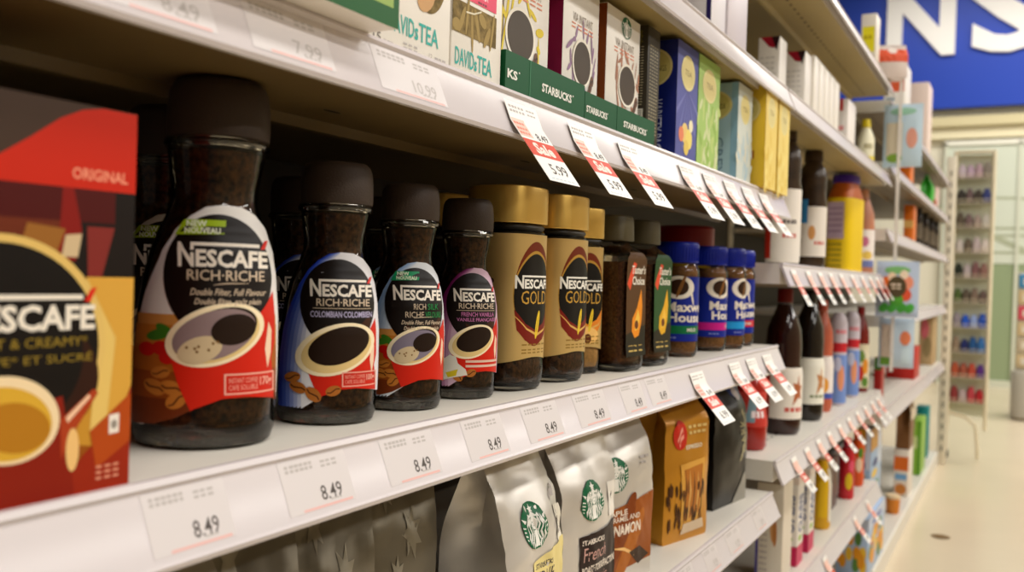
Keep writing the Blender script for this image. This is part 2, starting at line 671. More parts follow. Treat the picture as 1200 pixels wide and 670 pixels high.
def cup_picture(a, cx, cy, rx, ry, rot, coffee, L, foam=None, red=(206, 34, 14), lb=None):
    """tilted cup of coffee seen from above its rim"""
    c, s = math.cos(rot), math.sin(rot)
    P = lambda x, y: (cx + c * x * rx - s * y * ry, cy + s * x * rx + c * y * ry)
    a.ell(cx, cy, rx, ry, px((246, 228, 190)), L, rot, 44)
    a.ell(cx + .02 * rx, cy - .02 * ry, rx * .88, ry * .86, px((226, 196, 132)), L + 1, rot, 40)
    q = P(.1, .1)
    a.ell(q[0], q[1], rx * .77, ry * .72, px(coffee), L + 2, rot, 36)
    if foam:
        q = P(-.02, .02)
        a.ell(q[0], q[1], rx * .84, ry * .80, px(foam), L + 3, rot, 36)
        q = P(-.40, -.30)
        a.ell(q[0], q[1], rx * .44, ry * .44, px((206, 184, 146)), L + 4, rot, 24)
        q = P(.36, -.02)
        a.ell(q[0], q[1], rx * .45, ry * .52, px(coffee), L + 5, rot - .1, 28)
        rr = random.Random(3)
        for k in range(7):
            b = P(-.62 + rr.random() * .6, -.42 + rr.random() * .4)
            a.ell(b[0], b[1], rx * .03, ry * .05, px((120, 84, 40)), L + 5, 0, 8)

# ------------------------------------------------------------------ waisted instant coffee jars
RICHP = [(0, .158), (.012, .180), (.04, .188), (.10, .190), (.20, .190), (.344, .187), (.45, .176), (.52, .163), (.577, .145), (.63, .124), (.665, .115), (.70, .115), (.763, .124), (.80, .130), (.828, .130)]
CAPB = mat((58, 44, 34), 0.55, bump=0.15, scale=900)
COFF = mat((76, 46, 20), 0.7, vary=0.95, scale=300, bump=1.0)
TG = thin_glass()
FROSTG = mat((244, 238, 230), .03, bump=.9, scale=70, spec=.6)
FROSTG.node_tree.nodes['Principled BSDF'].inputs['Transmission Weight'].default_value = .95


def jar_body(root, H, half, capm=CAPB, coffee=COFF, label_fn=None, Rcap=.134):
    k = half / (.19 * H)
    rad = lambda z: interp(RICHP, z / H) * H * k
    sk = lambda z: .022 * H * (max(0, min(1, z / H)) ** 1.3)
    m = MB()
    zs = [0, .006, .012, .025, .04, .07] + [.1 + .02 * i for i in range(36)] + [.828]
    m.loft([[(x, y + sk(z * H), z * H) for x, y in ring2(rad(z * H), rad(z * H), 2, 64)] for z in zs], TG, True, False)
    m.tube([(rad(.826 * H) * math.cos(t * PI / 24), rad(.826 * H) * math.sin(t * PI / 24) + sk(.82 * H), .822 * H) for t in range(49)], .0022, glass(), 8, False)
    m.build('glass_jar', root)
    m = MB()
    zs = [.058, .064, .075, .09] + [.11 + .03 * i for i in range(24)]
    m.loft([[(x, y + sk(z * H), z * H) for x, y in ring2(max(.002, rad(z * H) - (.0026 if z > .07 else .006)), max(.002, rad(z * H) - (.0026 if z > .07 else .006)), 2, 56)] for z in zs], coffee)
    m.build('coffee_granules', root)
    m = MB()
    m.loft([[(x, y, z * H) for x, y in ring2(r * H * k, r * H * k, 2, 56)] for z, r in ((.003, .14), (.010, .172), (.030, .180), (.042, .178), (.050, .165), (.055, .12))], FROSTG)
    m.build('glass_base', root)
    m = MB()
    pr = [(.834, Rcap - .004), (.838, Rcap + .002), (.86, Rcap + .004), (.92, Rcap + .003), (.965, Rcap - .002), (.985, Rcap - .010), (.997, Rcap - .024), (1.0, Rcap - .05)]
    m.lathe([(z * H, r * H * k) for z, r in pr], capm, 56, c=(0, sk(.92 * H)))
    m.build('cap', root)
    return rad, sk


def rich_label(root, H, half, variant):
    k = half / (.19 * H)
    rad = lambda z: interp(RICHP, z / H) * H * k
    sk = lambda z: .022 * H * (max(0, min(1, z / H)) ** 1.3)
    Rref = half

    def tf(x, yu):  # design space: the big jar seen face-on, 430 units tall
        v = yu / 430.0
        xc = 237 + yu * .044
        t = (x - xc) / (interp(RICHP, v) * 430)
        t = max(-.985, min(.985, t))
        return math.asin(t) * Rref, v * H
    a = Art(tf)
    left = [(162, 28), (162, 60), (163, 90), (165, 120), (168, 143), (175, 178), (183, 200), (193, 226), (206, 249), (222, 266), (239, 277)]
    right = [(256, 280), (276, 279), (293, 271), (305, 257), (313, 234), (318, 200), (320, 160), (320, 110), (318, 52)]
    arch = [(300, 58), (280, 61), (255, 60), (228, 50), (205, 38), (185, 31)]
    edge = left + right + arch

    def lerp(c1, c2, t):
        return tuple(int(p + (q - p) * t) for p, q in zip(c1, c2))
    skins = {'red': ((222, 216, 216), (232, 228, 224)), 'blue': ((26, 56, 168), (226, 224, 228)), 'sky': ((140, 170, 212), (222, 226, 232)), 'purple': ((112, 18, 84), (205, 170, 190))}
    c0, c1 = skins[variant]
    for i in range(7):
        f = i / 6
        pts = [(x + f * (34 if variant != 'red' else 10) * (1 - .55 * max(0, (yy - 180) / 100)), yy) for x, yy in left] + right + (arch if i == 0 else [(300, 58), (280, 61), (255, 60), (228, 50)])
        a.poly(pts, px(lerp(c0, c1, f)), i)
    if variant in ('red', 'sky'):
        for i, (y1, c) in enumerate(((154, (206, 142, 70)), (142, (190, 116, 38)), (118, (166, 92, 22)), (90, (140, 66, 14)), (60, (108, 44, 10)))):
            lft = [(x, yy) for x, yy in left if yy < y1]
            lx = 164 + max(0, y1 - 120) * .12
            a.poly(lft + [(lx, y1), (317 if y1 < 150 else 316, y1)] + [(317, 40 + y1 * .2), (315, 52)] + arch, px(c), 7 + (0 if i == 0 else 1))
        for q in range(2):
            a.ell(190 + 8 * q, 131 + 3 * q, 13, 6, px((62, 120, 30)), 9, .3 - q, 18)
        for bx_, by_ in ((178, 114), (192, 116), (199, 106)):
            a.ell(bx_, by_, 8.5, 8, px((190, 22, 14)), 9, 0, 16)
        for bx_, by_, r_, ro in ((192, 89, 10, .2), (186, 72, 12, -.5), (203, 72, 12, -.3), (208, 58, 12, .6)):
            bean(a, bx_, by_, r_, ro, px((186, 112, 40)), px((92, 44, 12)), 9)
    bl = px((20, 11, 7))
    a.ell(253, 197, 58, 72, bl, 9, n=56)
    if variant != 'red':
        a.ell(268, 166, 36, 34, px((60, 30, 12)), 10, .3)
        a.ell(262, 186, 40, 30, bl, 10, .2)
    # cup
    cr = px((206, 34, 14))
    kx = 1.18 if variant == 'blue' else 1.0
    cy = 132 if variant == 'red' else 124
    a.poly([(198, cy - 8), (304, cy + 26), (313, 62), (313, 55), (300, 58), (280, 61), (255, 60), (228, 50), (222, 47), (210, 76)], cr, 10)
    a.poly([(296, cy + 24), (312, cy + 50), (314, cy - 10), (303, cy - 52)], cr, 11)
    a.poly([(306, cy + 14), (310, cy + 4), (309, cy - 22), (305, cy - 40), (302, cy - 18)], px((240, 206, 176)), 12)
    foam = {'red': (140, 118, 118), 'sky': (128, 118, 134)}.get(variant)
    cup_picture(a, 249, cy, 54 * kx, 33 * kx, .36, (34, 18, 8), 12, foam)
    if variant in ('blue', 'purple'):
        for bx_, by_, r_, ro in ((184, 78, 12, .3), (192, 62, 13, -.4), (214, 52, 14, -.8), (244, 58, 12, .3)):
            bean(a, bx_, by_, r_, ro, px((176, 104, 40)), px((84, 40, 12)), 16)
    if variant in ('red', 'blue'):
        pk = px((238, 168, 150))
        for x0, y0, x1, y1 in ((258, 64, 313, 66), (258, 86, 313, 88), (257, 64, 259, 88), (311, 64, 313, 88)):
            a.rect(x0, y0, x1, y1, pk, 13)
        a.text('INSTANT COFFEE', 262, 77, 294, 83, pk, 13)
        a.text('CAFE SOLUBLE', 262, 69, 294, 75, pk, 13)
        a.text('170g' if variant == 'red' else '100g', 296, 70, 310, 83, pk, 13, bold=.03)
    # lettering
    wt = px((240, 230, 216))
    nescafe(a, 210, 208, 306, 236, wt, 12)
    tn = px((206, 184, 158))
    if variant == 'sky':
        gr = px((20, 140, 70))
        a.text('RICH', 246, 191, 270, 202, tn, 12)
        a.text('SILK', 274, 191, 298, 202, gr, 12)
        a.text('RICHE', 230, 176, 266, 187, tn, 12)
        a.text('VELOURS', 269, 176, 304, 187, gr, 12)
    else:
        a.text('RICH·RICHE', 219, 193, 302, 205, tn, 12, bold=.01)
    if variant in ('red', 'sky'):
        y = 184 if variant == 'red' else 171
        a.line([(246, y + 4), (260, y + 6), (284, y + 6.5)], [.5, 1.4, .5], tn, 12)
        a.text('Double Filter, Full Flavour', 222, y - 9, 302, y, tn, 12, shear=.25, bold=.012)
        a.text('Double filtre, goût plein', 226, y - 20, 296, y - 11, tn, 12, shear=.25, bold=.012)
        g = px((158, 186, 24)) if variant == 'red' else px((24, 150, 96))
        a.poly([(207, 244), (217, 262), (260, 262), (258, 246)], g, 11)
        a.text('NEW', 219, 254, 240, 261, px((236, 240, 214)), 13, bold=.03)
        a.text('NOUVEAU', 217, 246, 254, 253, px((236, 240, 214)), 13, bold=.03)
    else:
        c = px((176, 168, 200)) if variant == 'blue' else px((190, 110, 160))
        a.rect(214, 189, 304, 190, tn, 12, 8)
        if variant == 'blue':
            a.text('COLOMBIAN·COLOMBIEN', 210, 175, 306, 185, c, 12, bold=.02)
        else:
            a.text('FRENCH VANILLA', 224, 177, 302, 186, c, 12, bold=.01)
            a.text('VANILLE FRANÇAISE', 214, 165, 306, 174, c, 12, bold=.01)
    if variant == 'purple':
        for y in (80, 70):
            a.rect(232, y, 312, y + 5, px((226, 190, 170)), 15, 6)
        st = px((226, 220, 206))
        a.poly([(178, 90), (190, 88), (200, 96), (212, 92), (216, 78), (232, 66), (236, 54), (206, 48), (182, 40), (180, 60), (174, 72)], st, 17)
        a.poly([(192, 58), (216, 66), (212, 52), (196, 48)], px((214, 190, 40)), 18)
        a.text('MAXIMUM', 171, 92, 176, 122, px((200, 190, 186)), 12, rot=1)
    m = MB()
    a.flush(m, wrap_fn(rad, 2.0, 1.0, Rref, sk), off=.0004, dl=.00005, grid=(.0024, .004))
    m.build('label', root)


def rich_jar(label, Y, X, H, half, yaw, variant, capm=CAPB, art=True, group=None):
    r = thing('coffee_jar', label, 'jar', (X, Y, ZM), math.radians(yaw), group)
    jar_body(r, H, half, capm)
    if art:
        rich_label(r, H, half, variant)
    return r


rich_jar('largest waisted jar, white-edged label with green NEW flash, beside the red box', .347, -.057, .1885, .0362, -41, 'red')
rich_jar('waisted coffee jar with blue-edged COLOMBIAN label', .440, -.053, .157, .0303, -46, 'blue')
rich_jar('waisted coffee jar with pale blue label and emerald NEW flash', .5135, -.050, .1515, .0276, -42, 'sky')
rich_jar('waisted coffee jar with purple FRENCH VANILLA label and torn white sticker', .588, -.050, .148, .0268, -44, 'purple')
rich_jar('dark-capped coffee jar in the second row, behind the green-flash jar', .395, -.150, .1885, .0362, -41, 'red')
rich_jar('dark-capped coffee jar in the second row, behind the COLOMBIAN jar', .505, -.140, .157, .0303, -46, 'blue')
rich_jar('dark-capped coffee jar in the second row, behind the emerald-flash jar', .600, -.135, .1515, .0276, -42, 'sky')

# ------------------------------------------------------------------ gold jars
GOLD = mat((226, 186, 98), 0.34, metal=0.6)
GOLDL = mat((212, 178, 112), 0.36, metal=0.4)
PALE = mat((206, 160, 96), 0.8, vary=0.2, scale=300, bump=.3)


def gold_jar(label, Y, X, H, half, yaw, kind, art=True):
    r = thing('gold_coffee_jar', label, 'jar', (X, Y, ZM), math.radians(yaw), 'gold capped coffee jars')
    EX = 3.0
    cof = PALE if kind == 'latte' else COFF
    m = MB()
    pr = [(0, .80), (.012, .90), (.05, .97), (.10, 1.0), (.15, .985), (.175, .965), (.75, .965), (.775, .95), (.79, .86), (.81, .84)]
    m.loft([[(x, y, z * H) for x, y in ring2(q * half, q * half, EX, 64)] for z, q in pr], TG, True, False)
    m.build('glass_jar', r)
    m = MB()
    m.loft([[(x, y, z * H) for x, y in ring2(q * half, q * half, EX, 48)] for z, q in ((.035, .6), (.045, .84), (.08, .91), (.15, .91), (.175, .88), (.75, .88))], cof)
    m.build('coffee_granules', r)
    m = MB()
    m.loft([[(x, y, z * H) for x, y in ring2(q * half, q * half, EX, 48)] for z, q in ((.003, .72), (.012, .86), (.024, .88), (.032, .7))], glass((.80, .77, .70), .05))
    m.build('glass_base', r)
    m = MB()
    m.loft([[(x, y, z * H) for x, y in ring2(q * half, q * half, EX, 64)] for z, q in ((.778, .86), (.80, .93), (.812, .9))], BLACK)
    m.build('seal_ring', r)
    m = MB()
    m.loft([[(x, y, z * H) for x, y in ring2(q * half, q * half, EX, 64)] for z, q in ((.818, .985), (.822, 1.0), (.985, 1.0), (.995, .985), (1.0, .93))], GOLD)
    for k in range(1, 16):
        pass
    m.build('gold_cap', r)
    if art:
        Rf = half
        a = Art(lambda x, y: (x * half, y * H))
        # sleeve all round the front, its lower edge dipping to the middle
        n = 40
        top = [(-2.7 + 5.4 * i / n, .765) for i in range(n + 1)]
        bot = [(-2.7 + 5.4 * i / n, .165 + .018 * math.cos((-2.7 + 5.4 * i / n) * 2.0) - .016) for i in range(n + 1)]
        a.poly(bot + top[::-1], GOLDL, 0)
        bk = px((18, 14, 10))
        am = px((120, 42, 14))
        og = px((196, 150, 60))
        a.ell(0, .475, .76, .255, am, 1, n=48)
        a.ell(0, .47, .78, .215, og, 2, n=48)
        a.ell(0, .465, .76, .205, bk, 3, n=48)
        a.poly([(-.74, .40), (-.4, .33), (0, .30), (.4, .33), (.74, .40), (.66, .30), (.4, .25), (0, .22), (-.4, .25), (-.66, .30)], px((120, 26, 14)) if kind != 'latte' else px((222, 130, 40)), 4)
        a.line([(-.74, .37), (-.35, .305), (.1, .275), (.5, .30), (.74, .34)], [.004, .010, .014, .010, .004], px((220, 170, 90)), 5)
        a.ell(.12, .325, .12, .045, px((232, 196, 50)), 6, .5)
        a.line([(.06, .29), (.13, .33), (.17, .36)], .008, px((150, 100, 20)), 7)
        nescafe(a, -.74, .50, .74, .565, px((240, 236, 226)), 6, False)
        a.text('GOLD', -.56, .425, .58, .49, og, 6)
        if kind == 'latte':
            a.ell(0, .235, .5, .05, px((240, 190, 110)), 5)
            a.ell(0, .215, .16, .03, px((90, 40, 16)), 6)
        for y in (.20, .185, .225):
            a.dashes(-.5, y, .6, y + .007, px((150, 116, 50)), 6, words=5)
        for k in range(6):
            a.ell(-1.35, .36 + k * .035, .075, .013, px((60, 20, 10)), 6, n=14)
        for y in (.30, .285, .27, .44, .455):
            a.dashes(-2.1, y, -1.55, y + .006, px((150, 116, 50)), 6, words=4)
        m = MB()
        pr2 = [(z * H, q * half) for z, q in pr]
        a.flush(m, wrap_fn(lambda z: .99 * half, EX, 1.0, Rf), off=.0002, dl=.00005, grid=(.0022, None))
        m.build('label_sleeve', r)
    return r


gold_jar('nearest gold-capped coffee jar, next to the FRENCH VANILLA jar', .655, -.050, .163, .0292, -6, 'rich')
gold_jar('gold-capped coffee jar with orange-red streak label, second from the waisted jars', .736, -.050, .163, .0292, -7, 'dark')
gold_jar('gold-capped jar holding pale beige coffee, last of the gold caps', .808, -.062, .158, .0255, -28, 'latte')
gold_jar('gold-capped coffee jar in the second row, behind the FRENCH VANILLA jar', .705, -.150, .163, .0292, -6, 'rich', False)

# ------------------------------------------------------------------ shouldered jars with side grips
OLIVE = mat((78, 70, 48), 0.45)


def taster_jar(label, Y, X, yaw, flame, back):
    r = thing('shouldered_coffee_jar', label, 'jar', (X, Y, ZM), math.radians(yaw), 'shouldered jars with dark caps')
    H, dx, dy = .155, .0345, .027
    ex = 5
    m = MB()
    pr = [(0, .88), (.02, .97), (.06, 1.0), (.12, .99), (.16, .96), (.60, .93), (.72, .95), (.755, .93), (.785, .78), (.81, .60), (.83, .55)]
    m.loft([[(x, y, z * H) for x, y in ring2(q * dx, q * dy, ex, 64)] for z, q in pr], TG, True, False)
    m.build('glass_jar', r)
    m = MB()
    m.loft([[(x, y, z * H) for x, y in ring2(q * dx - .003, q * dy - .003, ex, 48)] for z, q in ((.05, .86), (.07, .97), (.12, .99), (.16, .96), (.60, .93), (.70, .94))], mat((104, 62, 30), .75, vary=.6, scale=380, bump=.6))
    m.build('coffee_granules', r)
    m = MB()
    m.loft([[(x, y, z * H) for x, y in ring2(q * dx, q * dy, ex, 48)] for z, q in ((.004, .8), (.02, .92), (.036, .93), (.044, .8))], glass((.80, .77, .70), .05))
    m.build('glass_base', r)
    m = MB()
    m.loft([[(x, y, z * H) for x, y in ring2(q * .024, q * .0215, 3.2, 48)] for z, q in ((.835, .98), (.84, 1.0), (.97, .97), (.99, .94), (1.0, .86))], OLIVE)
    m.build('cap', r)
    a = Art(lambda x, y: (x * .023, y * H))
    bg = px(back)
    a.poly([(-.95, .10), (.95, .10), (.95, .72), (.6, .765), (-.6, .765), (-.95, .72)], bg, 0)
    a.poly([(-.95, .10), (.95, .10), (.95, .30), (-.95, .24)], px((30, 26, 12)), 1)
    a.poly([(-.9, .56), (-.35, .70), (-.05, .69), (-.6, .52)], px((222, 74, 40)), 2)
    wt = px((236, 230, 216))
    a.text("Taster's", -.5, .625, .85, .68, wt, 3, bold=.02)
    a.text('Choice', -.4, .555, .8, .61, wt, 3, bold=.02)
    a.poly([(.5, .53), (.62, .42), (.55, .32), (.30, .23), (-.1, .215), (-.4, .26), (-.35, .34), (.1, .41)], px(flame), 2)
    a.poly([(.2, .40), (.38, .34), (.2, .27), (-.1, .26), (-.15, .31)], px((240, 190, 70)), 3)
    a.ell(.05, .30, .18, .028, px((110, 56, 16)), 4)
    for y in (.13, .16):
        a.dashes(-.7, y, .8, y + .01, px((200, 170, 90)), 3, words=3)
    m = MB()
    rad = [(z * H, q) for z, q in pr]
    a.flush(m, lambda u, v, h: (interp(rad, v) * dx + h, u * 1.0, v), off=.0006, dl=.00005, grid=(.004, .004))
    m.build('label', r)
    return r


taster_jar('shouldered coffee jar with a dark cap and an amber flame label', .863, -.050, -4, (232, 140, 20), (84, 52, 18))
taster_jar('shouldered coffee jar with a dark cap and a green flame label', .940, -.050, -4, (226, 170, 30), (38, 78, 34))

# ------------------------------------------------------------------ blue capped jars
BLUE = mat((14, 36, 160), 0.35)


def maxwell(label, Y, X, yaw, band, bw):
    r = thing('blue_capped_coffee_jar', label, 'jar', (X, Y, ZM), math.radians(yaw), 'blue capped coffee jars')
    H, R = .138, .0268
    m = MB()
    pr = [(0, .82), (.015, .93), (.05, 1.0), (.12, 1.0), (.14, .97), (.70, .97), (.72, 1.0), (.76, .97), (.80, .86), (.83, .80)]
    m.lathe([(z * H, q * R) for z, q in pr], TG, 56, cap1=False)
    m.build('glass_jar', r)
    m = MB()
    m.lathe([(z * H, q * R) for z, q in ((.03, .6), (.045, .86), (.08, .92), (.70, .91), (.76, .88), (.79, .8))], mat((150, 104, 58), .75, vary=.45, scale=380, bump=.5), 48)
    m.build('coffee_granules', r)
    m = MB()
    m.lathe([(z * H, q * R) for z, q in ((.82, .90), (.825, .93), (.97, .95), (.99, .92), (1.0, .86))], BLUE, 56)
    for k in range(40):
        t = 2 * PI * k / 40
        m.box(.945 * R * math.cos(t) - .0004, .945 * R * math.cos(t) + .0004, .945 * R * math.sin(t) - .0004, .945 * R * math.sin(t) + .0004, .835 * H, .95 * H, BLUE)
    m.build('cap', r)
    a = Art(lambda x, y: (x * R, y * H))
    bl = px((16, 36, 138))
    a.rect(-2.6, .14, 2.6, .70, bl, 0, 30)
    a.rect(-2.6, .205, 2.6, .275, px(band), 1, 30)
    a.text(bw, .45, .225, 1.0, .255, px((226, 220, 210)), 3, bold=.02)
    wt = px((236, 226, 210))
    a.ell(0, .605, .78, .100, wt, 2)
    a.ell(.62, .565, .20, .034, wt, 2, -.6, 16)
    a.ell(.0, .607, .47, .070, px((50, 26, 10)), 3)
    a.ell(.10, .615, .24, .036, px((130, 84, 36)), 4, .4)
    a.text('Maxwell', -.60, .395, 1.75, .478, wt, 3, bold=.03)
    a.text('House', -.48, .305, 1.35, .385, wt, 3, bold=.03)
    a.dashes(-.6, .165, .0, .177, px((120, 130, 190)), 2, words=3)
    m = MB()
    a.flush(m, wrap_fn(lambda z: .975 * R, 2, 1, R), off=.0003, dl=.00005, grid=(.0022, None))
    m.build('label', r)


maxwell('nearest blue-capped coffee jar, green band across its blue label', 1.078, -.050, -66, (16, 110, 62), 'MILD')
maxwell('blue-capped coffee jar with a magenta band across its blue label', 1.200, -.050, -30, (196, 24, 130), 'ROAST')
maxwell('blue-capped coffee jar with a cyan band, squeezed between the magenta and red ones', 1.262, -.042, -12, (30, 150, 214), 'DECAF')
maxwell('blue-capped coffee jar with a red band, nearest the shelf end', 1.334, -.048, -70, (200, 30, 50), 'DARK')

# ------------------------------------------------------------------ red coffee carton at the near end
cx_ = Carton('coffee_carton', 'red and black ORIGINAL coffee carton picturing a cup, at the near end', 'box', .1795, -.004, ZM, .157, .07, .1535, mat((128, 22, 8), 0.4))
f = cx_.front
# design in the photograph's proportions: right edge 1.0, 0.655 is where the frame begins
f.rect(0, .0, 1, .785, px((20, 10, 6)), 0)
for i, (y, c) in enumerate(((.25, (120, 30, 8)), (.17, (146, 34, 8)), (.08, (160, 30, 8)))):
    f.rect(0, 0, 1, y, px(c), 1 + i)
f.rect(.30, .70, .94, .785, px((74, 8, 6)), 1)
f.poly([(.50, .58), (.81, .58), (.84, .66), (.84, .70), (.50, .70)], px((104, 40, 16)), 2)
f.poly([(.78, .60), (.83, .60), (.845, .68), (.82, .785), (.79, .785)], px((130, 18, 10)), 3)
f.poly([(.68, .62), (.77, .60), (.80, .68), (.70, .69)], px((150, 96, 36)), 3)
f.poly([(.79, .61), (.835, .61), (.845, .67), (.80, .665)], px((206, 180, 140)), 4)
f.poly([(.865, .56), (.905, .56), (.94, .69), (.86, .69)], px((126, 40, 34)), 3)
for i, (x, c) in enumerate(((.80, (150, 80, 14)), (.84, (196, 140, 44)), (.88, (226, 190, 104)), (.93, (214, 160, 62)))):
    f.poly([(x, .10 + .03 * i), (1, .06 + .04 * i), (1, .56), (.86, .56), (x + .02, .40)], px(c), 4)
f.poly([(.80, 0), (1, 0), (1, .27), (.96, .18), (.86, .10)], px((150, 36, 8)), 5)
f.poly([(.88, .16), (1, .25), (1, .12), (.9, .06)], px((176, 70, 14)), 5)
f.ell(.635, .385, .282, .275, px((222, 186, 104)), 6, n=60)
f.ell(.63, .38, .268, .26, px((14, 7, 4)), 7, n=60)
f.ell(.74, .30, .16, .15, px((46, 18, 6)), 8)
f.ell(.62, .36, .235, .20, px((14, 7, 4)), 9)
nescafe(f, .53, .425, .885, .515, px((236, 226, 210)), 11)
f.text('SWEET & CREAMY*', .53, .385, .865, .41, px((150, 124, 40)), 11)
f.text('SUAVE* ET SUCRÉ', .54, .345, .88, .37, px((150, 124, 40)), 11)
f.poly([(.50, .2), (.80, .26), (.84, .0), (.5, .0)], px((134, 26, 6)), 10)
f.ell(.66, .215, .135, .105, px((240, 214, 170)), 11, -.25)
f.ell(.655, .207, .12, .088, px((214, 166, 50)), 12, -.25)
f.ell(.68, .195, .09, .06, px((178, 118, 24)), 13, -.25)
f.poly([(.795, .20), (.885, .27), (.90, .26), (.83, .16), (.80, .1)], px((170, 60, 24)), 12)
f.poly([(.81, .205), (.872, .258), (.878, .25), (.815, .19)], px((240, 196, 160)), 13)
f.ell(.83, .12, .018, .055, px((236, 190, 120)), 13)
f.poly([(.935, .145), (.965, .147), (.965, .198), (.935, .196)], px((236, 226, 214)), 12)
f.ell(.95, .17, .009, .012, px((150, 140, 130)), 13, n=12)
for y in (.06, .045, .03):
    f.dashes(.90, y, .975, y + .006, px((226, 150, 120)), 12, words=3)
# lid band
f.rect(0, .785, 1, 1, mat((60, 38, 22), .5), 13)
f.poly([(.30, .785), (1, .785), (1, .998), (.90, .998), (.84, .985), (.78, .955), (.70, .895), (.62, .84), (.50, .80)], px((196, 36, 12)), 14)
f.text('ORIGINAL', .815, .808, .975, .838, px((240, 150, 120)), 15, bold=.02)
cx_.done()

# ------------------------------------------------------------------ upper shelf: tea and coffee boxes
TEAL = px((40, 168, 156))
BW = mat((236, 230, 220), 0.4, vary=0.01)
Yg0, Yg1 = .20, .4015
c_ = Carton('tea_box', 'dark green box with a white underside, jutting over the shelf edge', 'box', .30, .022, ZU + .0012, .2025, .13, .12, BW, ah=.17)
f = c_.front
f.rect(0, .0, 1, .70, px((22, 88, 34)), 0)
f.rect(.82, .06, .975, .5, px((150, 178, 90)), 1)
f.rect(.86, .12, .96, .5, px((104, 146, 54)), 2)
f.rect(.72, .10, .80, .34, px((206, 74, 24)), 1)
f.rect(.715, .08, .80, .13, px((220, 214, 196)), 2)
f.text('MINT', .725, .09, .79, .12, px((60, 90, 40)), 3)
c_.done()

TEAM = mat((128, 108, 66), .9, vary=.5, scale=120, bump=.8)


def david(label, Yc, w, h, kind):
    c = Carton('tea_box', label, 'box', Yc, -.006, ZU + .0005, w, .07, .121, BW, ah=h)
    f = c.front
    A = (.27, .055, .85, .11) if kind == 'round' else (.07, .035, .80, .095)
    W = A[2] - A[0]
    f.text('DAVID', A[0], A[1], A[0] + .50 * W, A[3], TEAL, 2, bold=.01)
    f.text('s', A[0] + .51 * W, A[1], A[0] + .58 * W, A[1] + .035, TEAL, 2, bold=.02)
    f.text('TEA', A[0] + .59 * W, A[1], A[2], A[3], TEAL, 2, bold=.01)
    if kind == 'round':
        f.text('15', .12, .012, .20, .036, INK, 2)
        f.dashes(.23, .016, .34, .022, INKL, 2, words=3)
        for y in (.018, .030):
            f.dashes(.44, y, .62, y + .005, INKL, 2, words=3)
        f.text('12', .74, .018, .78, .032, INKL, 2)
        f.dashes(.81, .02, .95, .027, INKL, 2, words=3)
        f.ell(.74, .26, .19, .11, TEAM, 3, .1)
        f.poly([(.45, .32), (.62, .36), (.62, .32), (.5, .30)], px((60, 50, 110)), 4)
        f.ell(.69, .20, .11, .05, px((196, 150, 96)), 4, .2, 16)
    else:
        f.rect(.0, .27, .86, .634, px((222, 64, 96)), 1)
        f.rect(.0, .145, .87, .255, TEAM, 3)
        for k in range(8):
            f.ell(.08 + .1 * k, .17 + .025 * (k % 3), .08, .022, mat((164, 140, 88), .9), 4, .6 * k, 12)
        f.line([(.25, .225), (.40, .23), (.55, .25)], .006, px((220, 210, 180)), 5)
        f.text('TEA', .56, .295, .68, .325, px((250, 220, 224)), 3, bold=.02)
        f.dashes(.48, .275, .66, .283, px((120, 30, 50)), 3, words=4)
    return c.done()


david('white tea box with a rounded brown window, right of the green box', .4495, .090, .205, 'round')
david('white tea box with a pink panel above an oblong window of dry leaves', .5280, .064, .190, 'rect')

SG = mat((8, 80, 42), 0.5, spec=.2)


def tray(label, Y0, Y1, words, tray_h=.030):
    o = MB()
    w, d = Y1 - Y0, .085
    h = tray_h
    o.box(-.001, 0, -w / 2, w / 2, 0, h, SG)
    o.box(-d, -.001, -w / 2, -w / 2 + .001, 0, h * 1.0, SG)
    o.box(-d, -.001, w / 2 - .001, w / 2, 0, h * 1.0, SG)
    o.box(-d, -d + .001, -w / 2 + .001, w / 2 - .001, 0, h * 1.3, SG)
    o.box(-d, -.001, -w / 2 + .001, w / 2 - .001, 0, .001, SG)
    a = Art(lambda x, y: (x * w - w / 2, y * h))
    wt = px((232, 230, 220))
    for word, x0, x1 in words:
        a.text(word, x0, .36, x1, .58, wt, 1, bold=.035)
        a.ell(x1 + .02, .57, .008, .025, wt, 1, n=8)
    if len(words) > 1:
        a.rect(.272, 0, .279, 1, px((60, 130, 90)), 1)
    a.flush(o, lambda u, v, hh: (hh, u, v))
    return tag(o.build('display_tray', loc=(-.004, (Y0 + Y1) / 2, ZU + .0005)), label, 'tray', 'green display trays on the upper shelf')


tray('green display tray with a folded corner, under the yellow scribbled carton', .563, .696, (('KS', .02, .13), ('STARBUCKS', .42, .81)))
tray('green display tray between two others, under the purple sprigged carton', .697, .765, (('STARBUCKS', .04, .68),), .026)
tray('green display tray farthest along, in front of the brown sprigged carton', .766, .861, (('STARBUCKS', .16, .76),), .026)


